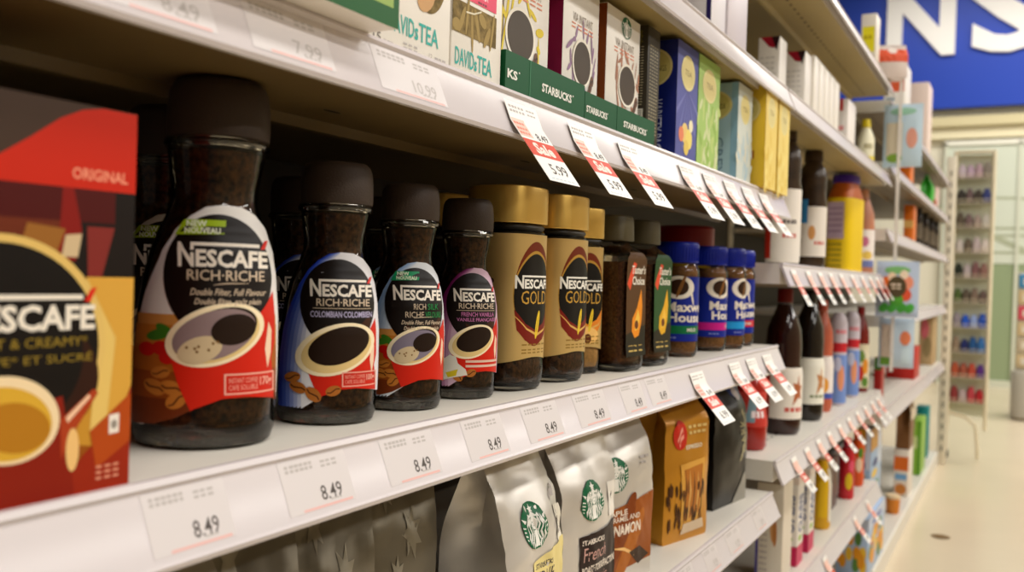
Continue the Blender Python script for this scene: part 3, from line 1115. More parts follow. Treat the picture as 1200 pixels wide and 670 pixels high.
def via(label, Yc, Xf, w, h, side, kind, cup, lean=0):
    d = .055
    c = Carton('coffee_carton', label, 'box', Yc, Xf, ZU + .0018, w, d, .120, BW, ah=h, group='white sachet cartons in green trays')
    f, l = c.front, c.left
    l.rect(0, 0, 1, .119 / h, px(side), 0)
    tn = px((150, 136, 120))
    a_ = {'yellow': (226, 200, 30), 'purple': (150, 118, 150), 'brown': (176, 120, 90)}[kind]
    A1 = px(a_)
    rr = random.Random(len(label))
    cx, cy, rx, ry = cup
    # scribbled sprigs round the cup
    for k in range(16):
        t = 2 * PI * k / 16 + rr.uniform(-.15, .15)
        q = 1.25 + rr.uniform(0, .35)
        f.ell(cx + rx * q * math.cos(t), cy + ry * q * math.sin(t), rx * rr.uniform(.15, .42), ry * rr.uniform(.08, .2), A1, 2, rr.uniform(0, 3), 12)
    for k in range(4):
        bean(f, cx + rx * (1.25 - .15 * k), cy - ry * (.6 + .28 * k), .045, .6 * k, px((110, 74, 50)), px((40, 24, 14)), 4)
    f.ell(cx, cy, rx * 1.12, ry * 1.1, px((244, 236, 220)), 6)
    f.ell(cx, cy, rx * .98, ry * .97, px((66, 50, 28)), 7)
    f.text('VIA INSTANT', .25, cy + ry * 1.75, .80, cy + ry * 2.15, tn, 5)
    for k in range(2):
        f.dashes(.22, cy + ry * (1.62 - .18 * k), .85, cy + ry * (1.68 - .18 * k), px((226, 140, 110)), 5, words=4)
    if kind == 'brown':
        siren(f, .56, .69, .15, .065, 5)
    for k in range(2):
        f.dashes(.3, cy - ry * (1.75 + .2 * k), .8, cy - ry * (1.65 + .2 * k), px((236, 170, 110)), 5, words=3)
    c.done()


via('white sachet carton with a black cup and yellow scribbles', .619, -.018, .072, .16, (226, 210, 190), 'yellow', (.34, .31, .29, .12))
via('white sachet carton with magenta side and faint purple sprigs', .716, -.018, .072, .155, (140, 16, 66), 'purple', (.52, .34, .24, .12))
via('white sachet carton with brown side and brown sprigs', .810, -.018, .082, .155, (136, 66, 20), 'brown', (.62, .345, .24, .12))

c_ = Carton('coffee_carton', 'narrow black carton covered in small white print, turned sideways', 'box', .880, -.014, ZU + .0005, .034, .036, .124, mat((52, 46, 32), .45))
l = c_.left
rr = random.Random(5)
for bx in (.18, .45, .70):
    for k in range(22):
        y = .36 + k * .022
        l.dashes(bx, y, bx + .2, y + .008, px((170, 160, 130)), 1, words=2, seed=k)
for k in range(10):
    l.dashes(.2, .84 + k * .012, .9, .846 + k * .012, px((120, 110, 40)), 1, words=2, seed=k)
l.rect(.14, .02, .9, .33, px((224, 220, 206)), 1)
for k in range(12):
    l.rect(.45, .18 + k * .012, .85, .184 + k * .012, INK, 2)
c_.front.rect(.1, .1, .9, .9, px((60, 52, 36)), 0)
for k in range(26):
    c_.front.dashes(.15, .14 + k * .028, .85, .15 + k * .028, px((150, 140, 110)), 1, words=4, seed=k)
c_.done()


def twin(label, Y0, Y1, Xf, d, h, side, frontc, kind, word=None):
    w = Y1 - Y0
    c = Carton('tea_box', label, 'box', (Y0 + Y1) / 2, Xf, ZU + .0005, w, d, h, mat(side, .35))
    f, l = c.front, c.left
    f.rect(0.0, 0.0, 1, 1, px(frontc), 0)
    go = px((222, 206, 138))
    f.ell(.5, .76, .33, .15, px((226, 214, 150)), 3)
    f.ell(.5, .76, .28, .125, go, 4)
    f.text('TEA', .34, .735, .66, .785, px((140, 120, 70)), 5)
    l.ell(.35, .77, .52, .16, go, 2)
    l.ell(.35, .77, .46, .14, px((206, 190, 110)), 3)
    l.text('TWININGS', .10, .735, .70, .785, px((80, 74, 40)), 4)
    rr = random.Random(kind)
    if kind == 1:   # blue: rays and yellow flowers
        for k in range(7):
            t = -1.2 + k * .4
            f.poly([(.5, .62), (.5 + .9 * math.sin(t) * .6, .62 - .55 * math.cos(t)), (.5 + .9 * math.sin(t + .1) * .6, .62 - .55 * math.cos(t + .1))], px((112, 114, 176)), 1)
        for x, y, r, cc in ((.42, .24, .16, (232, 200, 120)), (.62, .2, .16, (236, 214, 110)), (.25, .22, .12, (226, 130, 90)), (.5, .12, .12, (226, 196, 90)), (.7, .32, .1, (240, 230, 190))):
            f.ell(x, y, r, r * .55, px(cc), 2, 0, 14)
        l.text('VARIETY PACK', .30, .03, .62, .50, px((200, 204, 226)), 3, rot=-1)
    elif kind == 2:
        for k in range(40):
            f.ell(rr.random(), rr.random() * .6, .09, .035, px(rr.choice([(186, 206, 120), (146, 182, 80), (206, 214, 160)])), 1, rr.uniform(0, 3), 10)
        l.rect(.8, 0, 1, 1, px((92, 160, 40)), 1)
    elif kind == 3:
        for k in range(24):
            f.ell(rr.random(), rr.random() * .55, .10, .04, px(rr.choice([(196, 206, 200), (220, 216, 196), (176, 200, 210)])), 1, rr.uniform(0, 3), 10)
        l.text('GREY', .45, .06, .68, .45, px((110, 136, 160)), 3, rot=-1)
        l.rect(.85, 0, 1, 1, px((150, 190, 214)), 1)
    else:
        for k in range(16):
            f.ell(rr.random(), rr.random() * .5, .10, .04, px(rr.choice([(240, 220, 130), (226, 190, 70)])), 1, rr.uniform(0, 3), 10)
        l.rect(.2, .28, .75, .36, px((170, 110, 30)), 3)
    return c.done()


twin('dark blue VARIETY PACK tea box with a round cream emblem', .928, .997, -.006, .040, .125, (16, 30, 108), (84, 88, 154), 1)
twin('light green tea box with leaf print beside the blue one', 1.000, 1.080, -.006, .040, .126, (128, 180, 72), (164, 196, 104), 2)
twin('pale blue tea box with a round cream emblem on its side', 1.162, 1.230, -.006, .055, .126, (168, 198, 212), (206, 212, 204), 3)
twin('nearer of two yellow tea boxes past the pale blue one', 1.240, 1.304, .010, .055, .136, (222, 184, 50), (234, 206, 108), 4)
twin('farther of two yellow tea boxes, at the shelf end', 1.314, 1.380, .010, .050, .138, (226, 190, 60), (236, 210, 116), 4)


# ------------------------------------------------------------------ price labels and sale tags on the rails
def on_rail(Z):
    """rail face coordinates: u along the aisle, v down the face from its top edge"""
    n = Vector((.0275, 0, .0115)).normalized()
    dn = Vector((.0115, 0, -.0275)).normalized()
    o = Vector((.0030, 0, Z - .0035))
    return lambda u, v, h: (o + dn * v + n * h + Vector((0, u, 0)))[:]


def price_label(label, Y0, Y1, Z, price, px0=.5, px1=.82, faint=False, red=True, gp='printed price labels on the rails', big=True):
    w = Y1 - Y0
    a = Art(lambda x, y: (x * w - w / 2, y * .0285))
    a.rect(0, .02, 1, .97, mat((213, 205, 204), .35), 0)
    ik = INKL if faint else INK
    for y in (.10, .18):
        a.dashes(.08, y, .50, y + .055, INKL, 1, words=6, seed=int(y * 100))
        a.dashes(.60, y + .03, .86, y + .075, INKL, 1, words=3, seed=int(y * 90))
    if price:
        P = price
        vs, fs = text_mesh(P, .006)
        # v runs downwards on the rail, so flip the letters
        a.items.append(([a.tf(px0 + (px1 - px0) * p[0], .84 - .27 * p[1]) for p in vs], fs, ik, 2))
        a.dashes(px0 + .12, .83, px1 - .02, .86, INKL, 1, words=4)
    if red:
        a.rect(0.2, .91, .95, .955, px((228, 180, 174)), 1)
    m = MB()
    fn = on_rail(0)
    a.flush(m, fn, off=.00015, dl=.00003)
    o = m.build('price_label', loc=(0, (Y0 + Y1) / 2, Z))
    return tag(o, label, 'price label', gp)


for Y0, Y1, p, l in ((.258, .303, '8.49', '8.49 price label below the gap between red box and biggest jar'), (.338, .388, '8.49', '8.49 price label below the biggest jar and COLOMBIAN jar'),
                     (.419, .471, '8.49', '8.49 price label below the pale blue label jar'), (.505, .556, '8.49', '8.49 price label below the FRENCH VANILLA jar'),
                     (.586, .643, '8.49', '8.49 price label below the nearest gold-capped jar'), (.673, .735, '8.49', 'small 8.49 price label below the second gold-capped jar'),
                     (.770, .822, '8.49', 'faint price label left of the first sale tag under the jars'), (.835, .890, '8.49', 'faint price label just before the first sale tag under the jars')):
    price_label('white ' + l, Y0, Y1, ZM, p)
for Y0, Y1, p, l, fnt in ((.228, .284, '8.49', 'white 8.49 price label on the upper rail, at the top edge of view', 1), (.305, .362, '7.99', 'pale 7.99 price label shaded by the jutting green box', 1), (.400, .465, '10.99', 'white 10.99 price label under the tea boxes', 1)):
    price_label(l, Y0, Y1, ZU, p, .5, .86, bool(fnt))
for k, (Y0, Y1) in enumerate(((.95, 1.0), (1.04, 1.09), (1.13, 1.19), (1.26, 1.31))):
    price_label(['white price label under the brown-gold coffee bag, nearest on its rail', 'second white price label from the brown-gold bag on the lowest rail', 'white price label under the black coffee bag', 'white price label at the end of the coffee bag rail'][k], Y0, Y1, ZL, '9.99', .5, .8, True)


def sale_tag(label, Y, Z, wd=.047, ln=.064, ang=40, big='5.99', small='8.49', seed=0, skew=.0, gp='sale tags clipped to the rails', slim=False):
    """paper tag with its head in the rail and its tail springing forward"""
    ca, sa = math.cos(math.radians(ang)), math.sin(math.radians(ang))
    fnr = on_rail(0)

    def fn(u, v, h):
        if v <= .016:
            p = fnr(u, v + .006, h + .001)
            return (p[0], p[1] + skew * v, p[2])
        p = fnr(u, .022, h + .001)
        q = v - .016
        # bends from the slope of the rail to its own angle
        return (p[0] + q * sa + h * (ca - 1) * 0, p[1] + skew * v, p[2] - q * ca)
    a = Art(lambda x, y: (x * wd - wd / 2, y * ln))
    pp = mat((243, 239, 232), .45)
    a.rect(0, 0, 1, 1, pp, 0)
    if not slim:
        for y in (.05, .10):
            a.dashes(.08, y, .55, y + .028, INKL, 1, words=5)
            a.dashes(.62, y, .9, y + .02, INKL, 1, words=3)
    a.rect(0.03, .20 if not slim else .12, .42 if not slim else .97, .43, px((240, 196, 180)), 1)
    for y in (.24, .31, .37):
        a.dashes(.06, y, .38, y + .03, px((226, 130, 110)), 2, words=4)

    def T(s, x0, y0, x1, y1, m, b):
        vs, fs = text_mesh(s, b)
        a.items.append(([a.tf(x0 + (x1 - x0) * p[0], y1 + (y0 - y1) * p[1]) for p in vs], fs, m, 3))
    if not slim:
        T(small, .55, .34, .92, .44, INK, .02)
    a.rect(0, .46, 1, .68, px((214, 70, 44)), 2)
    T('Sale', .22, .49, .82, .645, px((244, 226, 214)), .04)
    if big:
        T(big, .30, .76, .84, .90, INK, .015)
    for s in (.955,):
        a.dashes(.12, s, .9, s + .012, px((180, 190, 200)), 2, words=6)
    m = MB()
    a.flush(m, fn, off=.0008, dl=.00004, grid=(.02, .004))
    # the back of the paper
    b = Art(lambda x, y: (x * wd - wd / 2, y * ln))
    b.rect(0, .02, 1, .985, pp, 0)
    b.flush(m, fn, off=.0006, grid=(.02, .004))
    o = m.build('sale_tag', loc=(0, Y, Z), ang=60)
    return tag(o, label, 'sale tag', gp)


for k, (Y, l) in enumerate(((.566, 'red and white Sale 5.99 tag, nearest one on the upper rail'), (.666, 'second Sale tag from the near end of the upper rail'), (.764, 'third Sale tag from the near end of the upper rail, last before a gap'),
                            (.925, 'fourth upper rail Sale tag, first after the gap, below the light green tea box'), (1.005, 'fifth upper rail Sale tag, below the pale blue tea box'), (1.085, 'sixth upper rail Sale tag, below the nearer yellow tea box'),
                            (1.165, 'seventh upper rail Sale tag, below the farther yellow tea box'), (1.25, 'last upper rail Sale tag, at the shelf end'))):
    sale_tag(l, Y, ZU, .047, .068, 37)
for k, (Y, l) in enumerate(((.985, 'Sale tag below the jars, in front of the brown-gold coffee bag'), (1.135, 'Sale tag below the jars, in front of the black coffee bag'), (1.215, 'second last Sale tag on the rail below the jars'), (1.300, 'last Sale tag on the rail below the jars, at its end'))):
    sale_tag(l, Y, ZM, .045, .066, 42, '6.99')

# ------------------------------------------------------------------ coffee bags on the shelf below
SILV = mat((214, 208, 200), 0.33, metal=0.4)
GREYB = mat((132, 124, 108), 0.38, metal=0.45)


def bag(name, label, Y, Xf, Z, w, d, h, m, yaw=0.0, seed=1, art=None, taper=.62, amp=.0035, top_w=1.0, group=None, fold=True):
    """gusseted bag: oblong foot, sides folding in to a flat rolled top"""
    NF, NS, NZ = 12, 8, 30
    hw = w / 2

    def depth(z):
        t = max(0, (z / h - taper) / (1 - taper))
        return d * (1 - .80 * t * t * (3 - 2 * t) * (1 if fold else .6))

    def wid(z):
        t = z / h
        q = 1 - .04 * math.sin(t * 9 + seed) * .4
        if t < .03:
            q *= .96
        return hw * q * (1 + (top_w - 1) * max(0, t - .55) / .45)

    def gus(z):
        t = max(0, (z / h - .15) / .85)
        return hw * .62 * t ** 1.2

    def nz(y, z, s):
        a = noise.noise(Vector((y * 26 + seed * 7.3, z * 20, s * 9.1)))
        b = abs(noise.noise(Vector((y * 60 + seed * 3.1, z * 44 + y * 60, s * 4.7))))
        t = z / h
        e = (.5 + 1.3 * max(0, t - .35)) * min(1, t * 8)
        return (a * 1.2 + b * 1.1 - .4) * amp * e

    def xfront(y, z):
        yy = max(-1, min(1, y / wid(z)))
        # the face bulges a little over the coffee and leans back as the top folds
        bul = .006 * (1 - yy * yy) * math.sin(min(1, z / h / .8) * PI)
        return -(d - depth(z)) * .5 + bul + nz(y, z, 0)
    rings = []
    for i in range(NZ + 1):
        z = h * i / NZ
        W, D, G = wid(z), depth(z), gus(z)
        r = []
        for k in range(NF):
            y = -W + 2 * W * k / NF
            r.append((xfront(y, z), y, z))
        xf, xb = -(d - D) * .5, -d + (d - D) * .5
        for k in range(NS):
            t = k / NS
            g = G * (1 - abs(2 * t - 1))
            r.append((xf + (xb - xf) * t + (xfront(W, z) - xf) * (1 - t), W - g + nz(t * d, z, 2) * 1.8 * (1 - abs(2 * t - 1)), z))
        for k in range(NF):
            y = W - 2 * W * k / NF
            r.append((xb - nz(y, z, 3), y, z))
        for k in range(NS):
            t = k / NS
            g = G * (1 - abs(2 * t - 1))
            r.append((xb + (xf - xb) * t + (xfront(-W, z) - xf) * t, -W + g + nz(t * d, z, 4) * 1.8 * (1 - abs(2 * t - 1)), z))
        rings.append(r)
    mb = MB()
    mb.loft(rings, m)
    # rolled top strip
    if fold:
        W = wid(h)
        zt = h - .004
        mb.box(-d * .5 - .006, -d * .5 + .006, -W, W, zt, zt + .004, m, .0015)
    o = thing(name, label, 'coffee bag', (Xf, Y, Z), math.radians(yaw), group)
    mb.build('pouch', o, ang=50)
    if art:
        a = Art(lambda x, y: (x * hw, y * h))
        art(a)
        m2 = MB()
        a.flush(m2, lambda u, v, hh: (xfront(u, v) + hh, u, v), off=.0009, dl=.00008, grid=(w / 24, h / 60))
        m2.build('label', o)
    return o


def art_true(a):
    siren(a, -.12, .61, .40, .10, 2)
    yl = px((228, 210, 140))
    a.poly([(-.30, -.0), (.98, 0), (.98, .51), (-.30, .45)], yl, 2)
    a.text('STARBUCKS', -.18, .415, .40, .44, INK, 4, bold=.03, shear=.2)
    a.text('TRUE', -.18, .335, .50, .40, INK, 4, bold=.01)
    a.text('NORTH', -.05, .26, .80, .32, INK, 4, bold=.01)
    a.rect(.66, .50, .93, .66, px((236, 230, 214)), 1)
    a.dashes(.70, .53, .9, .545, INKL, 3, words=3)
    a.poly([(.74, .57), (.80, .62), (.86, .57), (.80, .585)], INK, 3)
    for k in range(3):
        a.ell(.62 + .1 * k, .70 + .015 * k, .05, .018, INKL, 3, n=10)


def art_french(a):
    siren(a, -.08, .60, .42, .10, 2)
    bk = px((40, 26, 24))
    a.poly([(-.50, 0), (.98, 0), (.98, .46), (-.50, .43)], bk, 2)
    cr = px((232, 220, 206))
    a.text('STARBUCKS', -.42, .385, .30, .41, cr, 4, bold=.03)
    a.text('French', -.38, .30, .42, .37, px((206, 160, 150)), 4, shear=.3, bold=.0)
    a.text('ROAST·TORRÉFACTION', -.42, .235, .95, .285, cr, 4, bold=.03)
    a.text('Français', -.3, .16, .6, .22, px((206, 160, 150)), 4, shear=.3)
    a.rect(.62, .48, .92, .66, px((236, 230, 220)), 1)
    a.poly([(.72, .56), (.77, .61), (.82, .56), (.77, .58)], INK, 3)


def art_third(a):
    siren(a, -.42, .63, .42, .10, 2)
    br = px((150, 78, 22))
    a.poly([(-.99, 0.0), (.99, 0.0), (.99, .50), (-.99, .42)], br, 2)
    a.poly([(-.99, .0), (.99, .0), (.99, .10), (-.99, .06)], SILV, 3)
    for k, c in enumerate(((176, 100, 30), (126, 58, 14))):
        a.ell(.1 - .3 * k, .2 + .1 * k, .5, .1, px(c), 3 + k, .4)
    wt = px((236, 222, 206))
    a.text('MAPLE', -.8, .40, -.05, .43, wt, 6, bold=.02)
    a.text('CARAMEL AND', -.75, .365, .38, .395, wt, 6, bold=.01)
    a.text('CINNAMON', -.92, .285, .42, .35, wt, 6, bold=.03)
    a.line([(-.5, .22), (-.1, .20), (.3, .15), (.5, .1)], [.004, .02, .02, .004], px((240, 190, 120)), 6)
    a.poly([(.1, .17), (.5, .19), (.9, .12), (.5, .08)], px((60, 40, 28)), 6)
    a.dashes(.42, .70, .85, .715, INKL, 4, words=2)
    a.dashes(.42, .67, .7, .682, INKL, 4, words=2)


def art_pc(a):
    a.ell(-.42, .74, .32, .10, px((196, 40, 24)), 2)
    a.line([(-.55, .70), (-.40, .76), (-.30, .78), (-.28, .73), (-.42, .71), (-.46, .66)], .03, px((236, 160, 140)), 3)
    a.dashes(.0, .775, .9, .795, px((222, 190, 120)), 2, words=4)
    a.dashes(.0, .735, .85, .755, px((222, 190, 120)), 2, words=4)
    a.text('ESPRESSO', -.18, .635, .60, .665, px((240, 226, 200)), 3, bold=.03)
    dk = px((74, 40, 12))
    lt = px((222, 176, 100))
    # glass of coffee picture
    a.poly([(-.45, .54), (.75, .56), (.60, .12), (-.30, .08)], px((212, 156, 66)), 2)
    a.poly([(-.30, .50), (.62, .52), (.48, .18), (-.18, .14)], px((178, 108, 34)), 3)
    for k in range(5):
        x = -.25 + .2 * k
        a.line([(x, .50 - .01 * k), (x + .05, .35), (x + .02, .2), (x + .08, .12)], [.01, .06, .05, .01], lt if k % 2 else dk, 4)
    rr = random.Random(4)
    for k in range(34):
        bean(a, rr.uniform(-.98, .9), .28 + rr.uniform(-.16, .10), .05, rr.uniform(0, 3), px(rr.choice([(90, 52, 18), (70, 38, 12), (110, 66, 22)])), px((34, 18, 6)), 5)
    a.poly([(-.3, .05), (.8, .06), (.7, .13), (-.2, .12)], px((214, 190, 160)), 6)


def art_black(a):
    a.poly([(.1, .0), (.98, .0), (.98, .24), (.7, .20)], px((150, 146, 136)), 2)
    a.ell(.55, .90, .34, .07, px((40, 60, 140)), 2)
    a.ell(.60, .86, .22, .05, px((214, 206, 214)), 3)
    gd = px((170, 160, 120))
    for o in (0, .10):
        a.line([(.62 + .3 * math.sin(t * .5) - o, .74 - .05 * t) for t in range(0, 9)], [.02] * 9, gd, 3)
    a.text('DARK', .42, .40, .78, .66, gd, 4, rot=1)
    for k in range(14):
        a.dashes(.80, .30 + k * .03, .97, .312 + k * .03, px((130, 126, 116)), 3, words=2, seed=k)


def leafy(a):
    lf = mat((164, 156, 138), .4, metal=.3)
    for cx, cy, r, q in ((-.3, .80, .22, .2), (.3, .62, .26, -.4), (-.1, .45, .2, .6), (.4, .9, .15, 0)):
        pts = []
        for k in range(14):
            t = PI * 2 * k / 14 + q
            rr_ = r * (1 if k % 2 == 0 else .5)
            pts.append((cx + rr_ * math.cos(t), cy + rr_ * .45 * math.sin(t)))
        a.poly(pts, lf, 1)


bag('coffee_bag', 'white foil coffee bag with a green roundel and pale yellow label', .662, -.018, ZL, .092, .064, .180, SILV, 0, 3, art_true, .50, .0065)
bag('coffee_bag', 'white foil coffee bag with a green roundel and black lower label', .772, -.020, ZL, .094, .060, .180, SILV, -6, 5, art_french, .60, .004)
bag('coffee_bag', 'white foil coffee bag with a copper-brown lower half, behind the black-label bag', .880, -.030, ZL, .098, .060, .178, SILV, -14, 8, art_third, .66, .004)
PCM = mat((196, 134, 36), 0.28, metal=0.2)
bag('coffee_bag', 'brown-gold coffee bag with a red oval and scattered beans', 1.066, -.026, ZL, .092, .056, .172, PCM, -15, 11, art_pc, .80, .002)
BKM = mat((24, 21, 18), 0.3, metal=0.1)
bag('coffee_bag', 'black coffee bag with looping pale lines, at the end of the bag shelf', 1.270, -.030, ZL, .110, .060, .176, BKM, -8, 13, art_black, .72, .003)
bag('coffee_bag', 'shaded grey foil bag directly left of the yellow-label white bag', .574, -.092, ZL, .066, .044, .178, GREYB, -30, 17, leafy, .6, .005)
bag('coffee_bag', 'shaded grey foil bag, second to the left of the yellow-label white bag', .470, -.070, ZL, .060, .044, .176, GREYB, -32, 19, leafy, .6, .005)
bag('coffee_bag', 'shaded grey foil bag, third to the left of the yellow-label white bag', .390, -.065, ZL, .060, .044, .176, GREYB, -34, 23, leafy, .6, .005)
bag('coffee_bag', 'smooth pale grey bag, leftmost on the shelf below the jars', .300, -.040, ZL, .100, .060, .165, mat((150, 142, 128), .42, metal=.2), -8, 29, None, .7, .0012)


# ------------------------------------------------------------------ bottles and boxes in the middle and far bays
def bottle(name, label, cat, Y, X, Z, D, H, prof, body, cap=None, cap_from=.9, labels=(), group=None, seg=36, yaw=-60):
    """prof: (height fraction, radius fraction) pairs; labels: (v0, v1, colour, a0, a1)"""
    r = thing(name, label, cat, (X, Y, Z), math.radians(yaw), group)
    R = D / 2
    m = MB()
    pr = [(z * H, q * R) for z, q in prof if z <= cap_from]
    m.lathe(pr, body, seg)
    m.build('bottle_body', r)
    if cap:
        m = MB()
        q = [x for x in prof if x[0] >= cap_from]
        m.lathe([(cap_from * H + .0005, q[0][1] * R * .8), (cap_from * H + .001, q[0][1] * R)] + [(z * H, k * R) for z, k in q[1:]], cap, seg)
        m.build('bottle_cap', r)
    if labels:
        a = Art(lambda x, y: (x * R, y * H))
        for L, it in enumerate(labels):
            kind = it[0]
            if kind == 'band':
                _, v0, v1, c, a0, a1 = it
                a.rect(a0, v0, a1, v1, px(c), L, max(2, int(abs(a1 - a0) * 6)))
            elif kind == 'ell':
                _, u, v, ru, rv, c = it
                a.ell(u, v, ru, rv, px(c), L, n=20)
            elif kind == 'dash':
                _, u0, v0, u1, v1, c, nwords = it
                a.dashes(u0, v0, u1, v1, px(c), L, words=nwords)
            elif kind == 'text':
                _, s, u0, v0, u1, v1, c = it
                a.text(s, u0, v0, u1, v1, px(c), L, bold=.03)
            elif kind == 'poly':
                a.poly(it[1], px(it[2]), L)
        m = MB()
        tb = [(z * H, q * R) for z, q in prof]
        a.flush(m, wrap_fn(lambda z: interp_lin(tb, z) * 1.004, 2, 1, R), off=.0004, dl=.00008, grid=(R * .14, H * .04))
        m.build('bottle_label', r)
    return r


def interp_lin(tab, z):
    if z <= tab[0][0]:
        return tab[0][1]
    for (a, ra), (b, rb) in zip(tab, tab[1:]):
        if z <= b:
            return ra + (rb - ra) * (z - a) / max(1e-9, b - a)
    return tab[-1][1]


SYR = mat((44, 14, 10), 0.12, coat=.5)
SYRD = mat((24, 16, 12), 0.12, coat=.5)
JUG = [(0, .8), (.02, .95), (.06, 1), (.56, 1), (.62, .93), (.76, .96), (.84, .86), (.88, .66), (.90, .60), (.905, .66), (.985, .64), (1, .58)]
JAR = [(0, .85), (.03, .97), (.08, 1), (.70, 1), (.78, .95), (.80, .86), (.805, .93), (.98, .93), (1, .88)]
SYB = [(0, .85), (.03, .97), (.08, 1), (.42, 1), (.48, .90), (.60, .93), (.72, .86), (.82, .58), (.89, .36), (.90, .40), (.985, .40), (1, .36)]
DRK = mat((58, 42, 28), 0.25, vary=.3, scale=60)
bottle('syrup_jug', 'dark jug with a white label and red edge stripe, nearest past the yellow tea boxes', 'jug', 1.605, -.046, .8305, .058, .235, JUG, DRK, DRK, .9,
       [('band', .02, .55, (236, 228, 218), -1.5, 1.6), ('band', .05, .55, (196, 44, 24), -1.6, -1.0), ('dash', -.3, .3, .6, .33, (90, 80, 80), 4), ('dash', -.3, .2, .6, .23, (200, 90, 80), 4)])
bottle('syrup_jug', 'dark jug with a white label, between the red-striped jug and the yellow canister', 'jug', 1.845, -.046, .8305, .054, .228, JUG, DRK, DRK, .9,
       [('band', .10, .52, (232, 222, 210), -1.5, 1.6), ('band', .38, .58, (60, 140, 200), -1.1, -.6), ('ell', -.3, .3, .25, .06, (210, 150, 90)), ('dash', -.1, .2, .8, .23, (200, 90, 80), 4)])
# yellow powder canister
r = thing('powder_canister', 'yellow chocolate powder canister with a purple lid and lilac panel', 'canister', (-.0475, 2.231, .8305), math.radians(-12))
m = MB()
YEL = mat((232, 196, 22), .4)
m.loft([[(x, y, z) for x, y in ring2(.029 * q, .052 * q, 5, 48)] for z, q in ((0, .96), (.004, 1), (.165, 1), (.168, .99))], YEL)
m.build('canister_body', r)
m = MB()
m.loft([[(x, y, z) for x, y in ring2(.0285 * q, .051 * q, ex, 48)] for z, q, ex in ((.1685, .99, 5), (.185, .90, 3.5), (.200, .80, 2.6), (.203, .78, 2.4))], mat((188, 92, 26), .4))
m.build('shoulder', r)
m = MB()
m.loft([[(x, y, z) for x, y in ring2(.0285 * q, .046 * q, 2.6, 48)] for z, q in ((.2035, .84), (.205, .92), (.218, .90), (.222, .84))], mat((64, 34, 150), .35))
m.build('lid', r)
a = Art()
a.rect(-.020, .075, .018, .158, px((196, 170, 190)), 1)
for k in range(5):
    a.dashes(-.017, .09 + k * .013, .015, .094 + k * .013, px((150, 120, 150)), 2, words=4)
for k in range(5):
    a.dashes(-.017, .012 + k * .012, .015, .016 + k * .012, px((150, 130, 40)), 2, words=4)
m = MB()
a.flush(m, lambda u, v, h: (u, -.052 - h, v), off=.0006)
m.build('side_panel', r)
bottle('pink_bottle', 'brownish pink bottle with a white label, right of the yellow canister', 'bottle', 2.490, -.046, .8305, .056, .215, [(0, .9), (.04, 1), (.55, 1), (.72, .9), (.85, .55), (.9, .42), (.905, .46), (1, .42)], mat((190, 126, 96), .35), mat((200, 140, 110), .4), .9,
       [('band', .08, .52, (238, 228, 222), -1.4, 1.6), ('ell', -.2, .38, .4, .06, (196, 110, 140)), ('ell', .1, .22, .5, .05, (226, 190, 90)), ('band', .08, .16, (110, 120, 170), -1.0, .9)])

# red canister at the end of the jar shelf and its neighbours below
bottle('creamer_canister', 'big red-lidded canister with a yellow and pink label, behind the blue-capped jars', 'canister', 1.338, -.128, ZM + .0005, .088, .172, [(0, .8), (.03, .92), (.2, .96), (.35, .84), (.5, .84), (.66, .98), (.74, .96), (.78, .90), (.79, .96), (.98, .96), (1, .9)], mat((176, 40, 26), .3), mat((150, 14, 14), .35), .79,
       [('band', .2, .62, (214, 92, 66), -1.3, 1.6), ('band', .56, .68, (222, 186, 40), -1.3, 1.6), ('ell', .2, .40, .5, .10, (236, 220, 200)), ('band', .28, .31, (236, 150, 40), -1.2, 1.6)], yaw=-50)
bottle('red_bottle', 'small clear red bottle at the near end of the syrup shelf', 'bottle', 1.485, -.060, .5335, .054, .150, [(0, .85), (.04, 1), (.3, 1), (.45, .85), (.6, .9), (.75, .7), (.85, .42), (.9, .42), (1, .4)], mat((160, 22, 14), .12, coat=.5), mat((200, 40, 30), .4), .88,
       [('band', .25, .62, (196, 60, 50), -1.4, 1.6), ('poly', [(-.6, .3), (0, .3), (.3, .6), (-.3, .6)], (120, 150, 160)), ('dash', -.2, .35, .8, .42, (236, 220, 220), 3)])
bottle('syrup_bottle', 'reddish dark syrup bottle with a white maple leaf label, nearest of its pair', 'bottle', 1.680, -.054, .5335, .068, .258, SYB, SYR, mat((110, 20, 14), .4), .9,
       [('band', .11, .46, (236, 228, 216), -1.1, 1.6), ('band', .11, .46, (196, 50, 30), -1.5, -1.1), ('poly', [(.1, .2), (.5, .26), (.75, .24), (.65, .3), (.8, .34), (.55, .34), (.5, .42), (.38, .35), (.1, .36), (.25, .3)], (176, 100, 60)), ('dash', -.3, .16, .9, .19, (200, 90, 80), 4)], yaw=-52)
bottle('syrup_bottle', 'dark syrup bottle with a green-edged white leaf label, farther of its pair', 'bottle', 1.880, -.050, .5335, .062, .256, SYB, SYRD, SYRD, .9,
       [('band', .13, .48, (236, 232, 218), -1.2, 1.6), ('band', .13, .48, (60, 120, 50), -1.32, -1.2), ('poly', [(.1, .2), (.5, .26), (.75, .24), (.65, .3), (.8, .34), (.55, .34), (.5, .42), (.38, .35), (.1, .36), (.25, .3)], (190, 130, 80)), ('dash', -.3, .18, .9, .2, (120, 130, 90), 4)], yaw=-52)
bottle('juice_bottle', 'orange-pink bottle with a white fruit label, left of the pale blue pair', 'bottle', 2.025, -.052, .5335, .050, .235, SYB, mat((190, 96, 70), .25), mat((200, 90, 70), .4), .9,
       [('band', .12, .50, (236, 226, 220), -1.5, 1.6), ('ell', -.1, .24, .5, .07, (236, 160, 60)), ('band', .12, .17, (70, 90, 170), -1.4, 1.4)])
BLB = [(0, .85), (.03, 1), (.5, 1), (.6, .9), (.70, .97), (.9, .95), (.95, .8), (1, .5)]
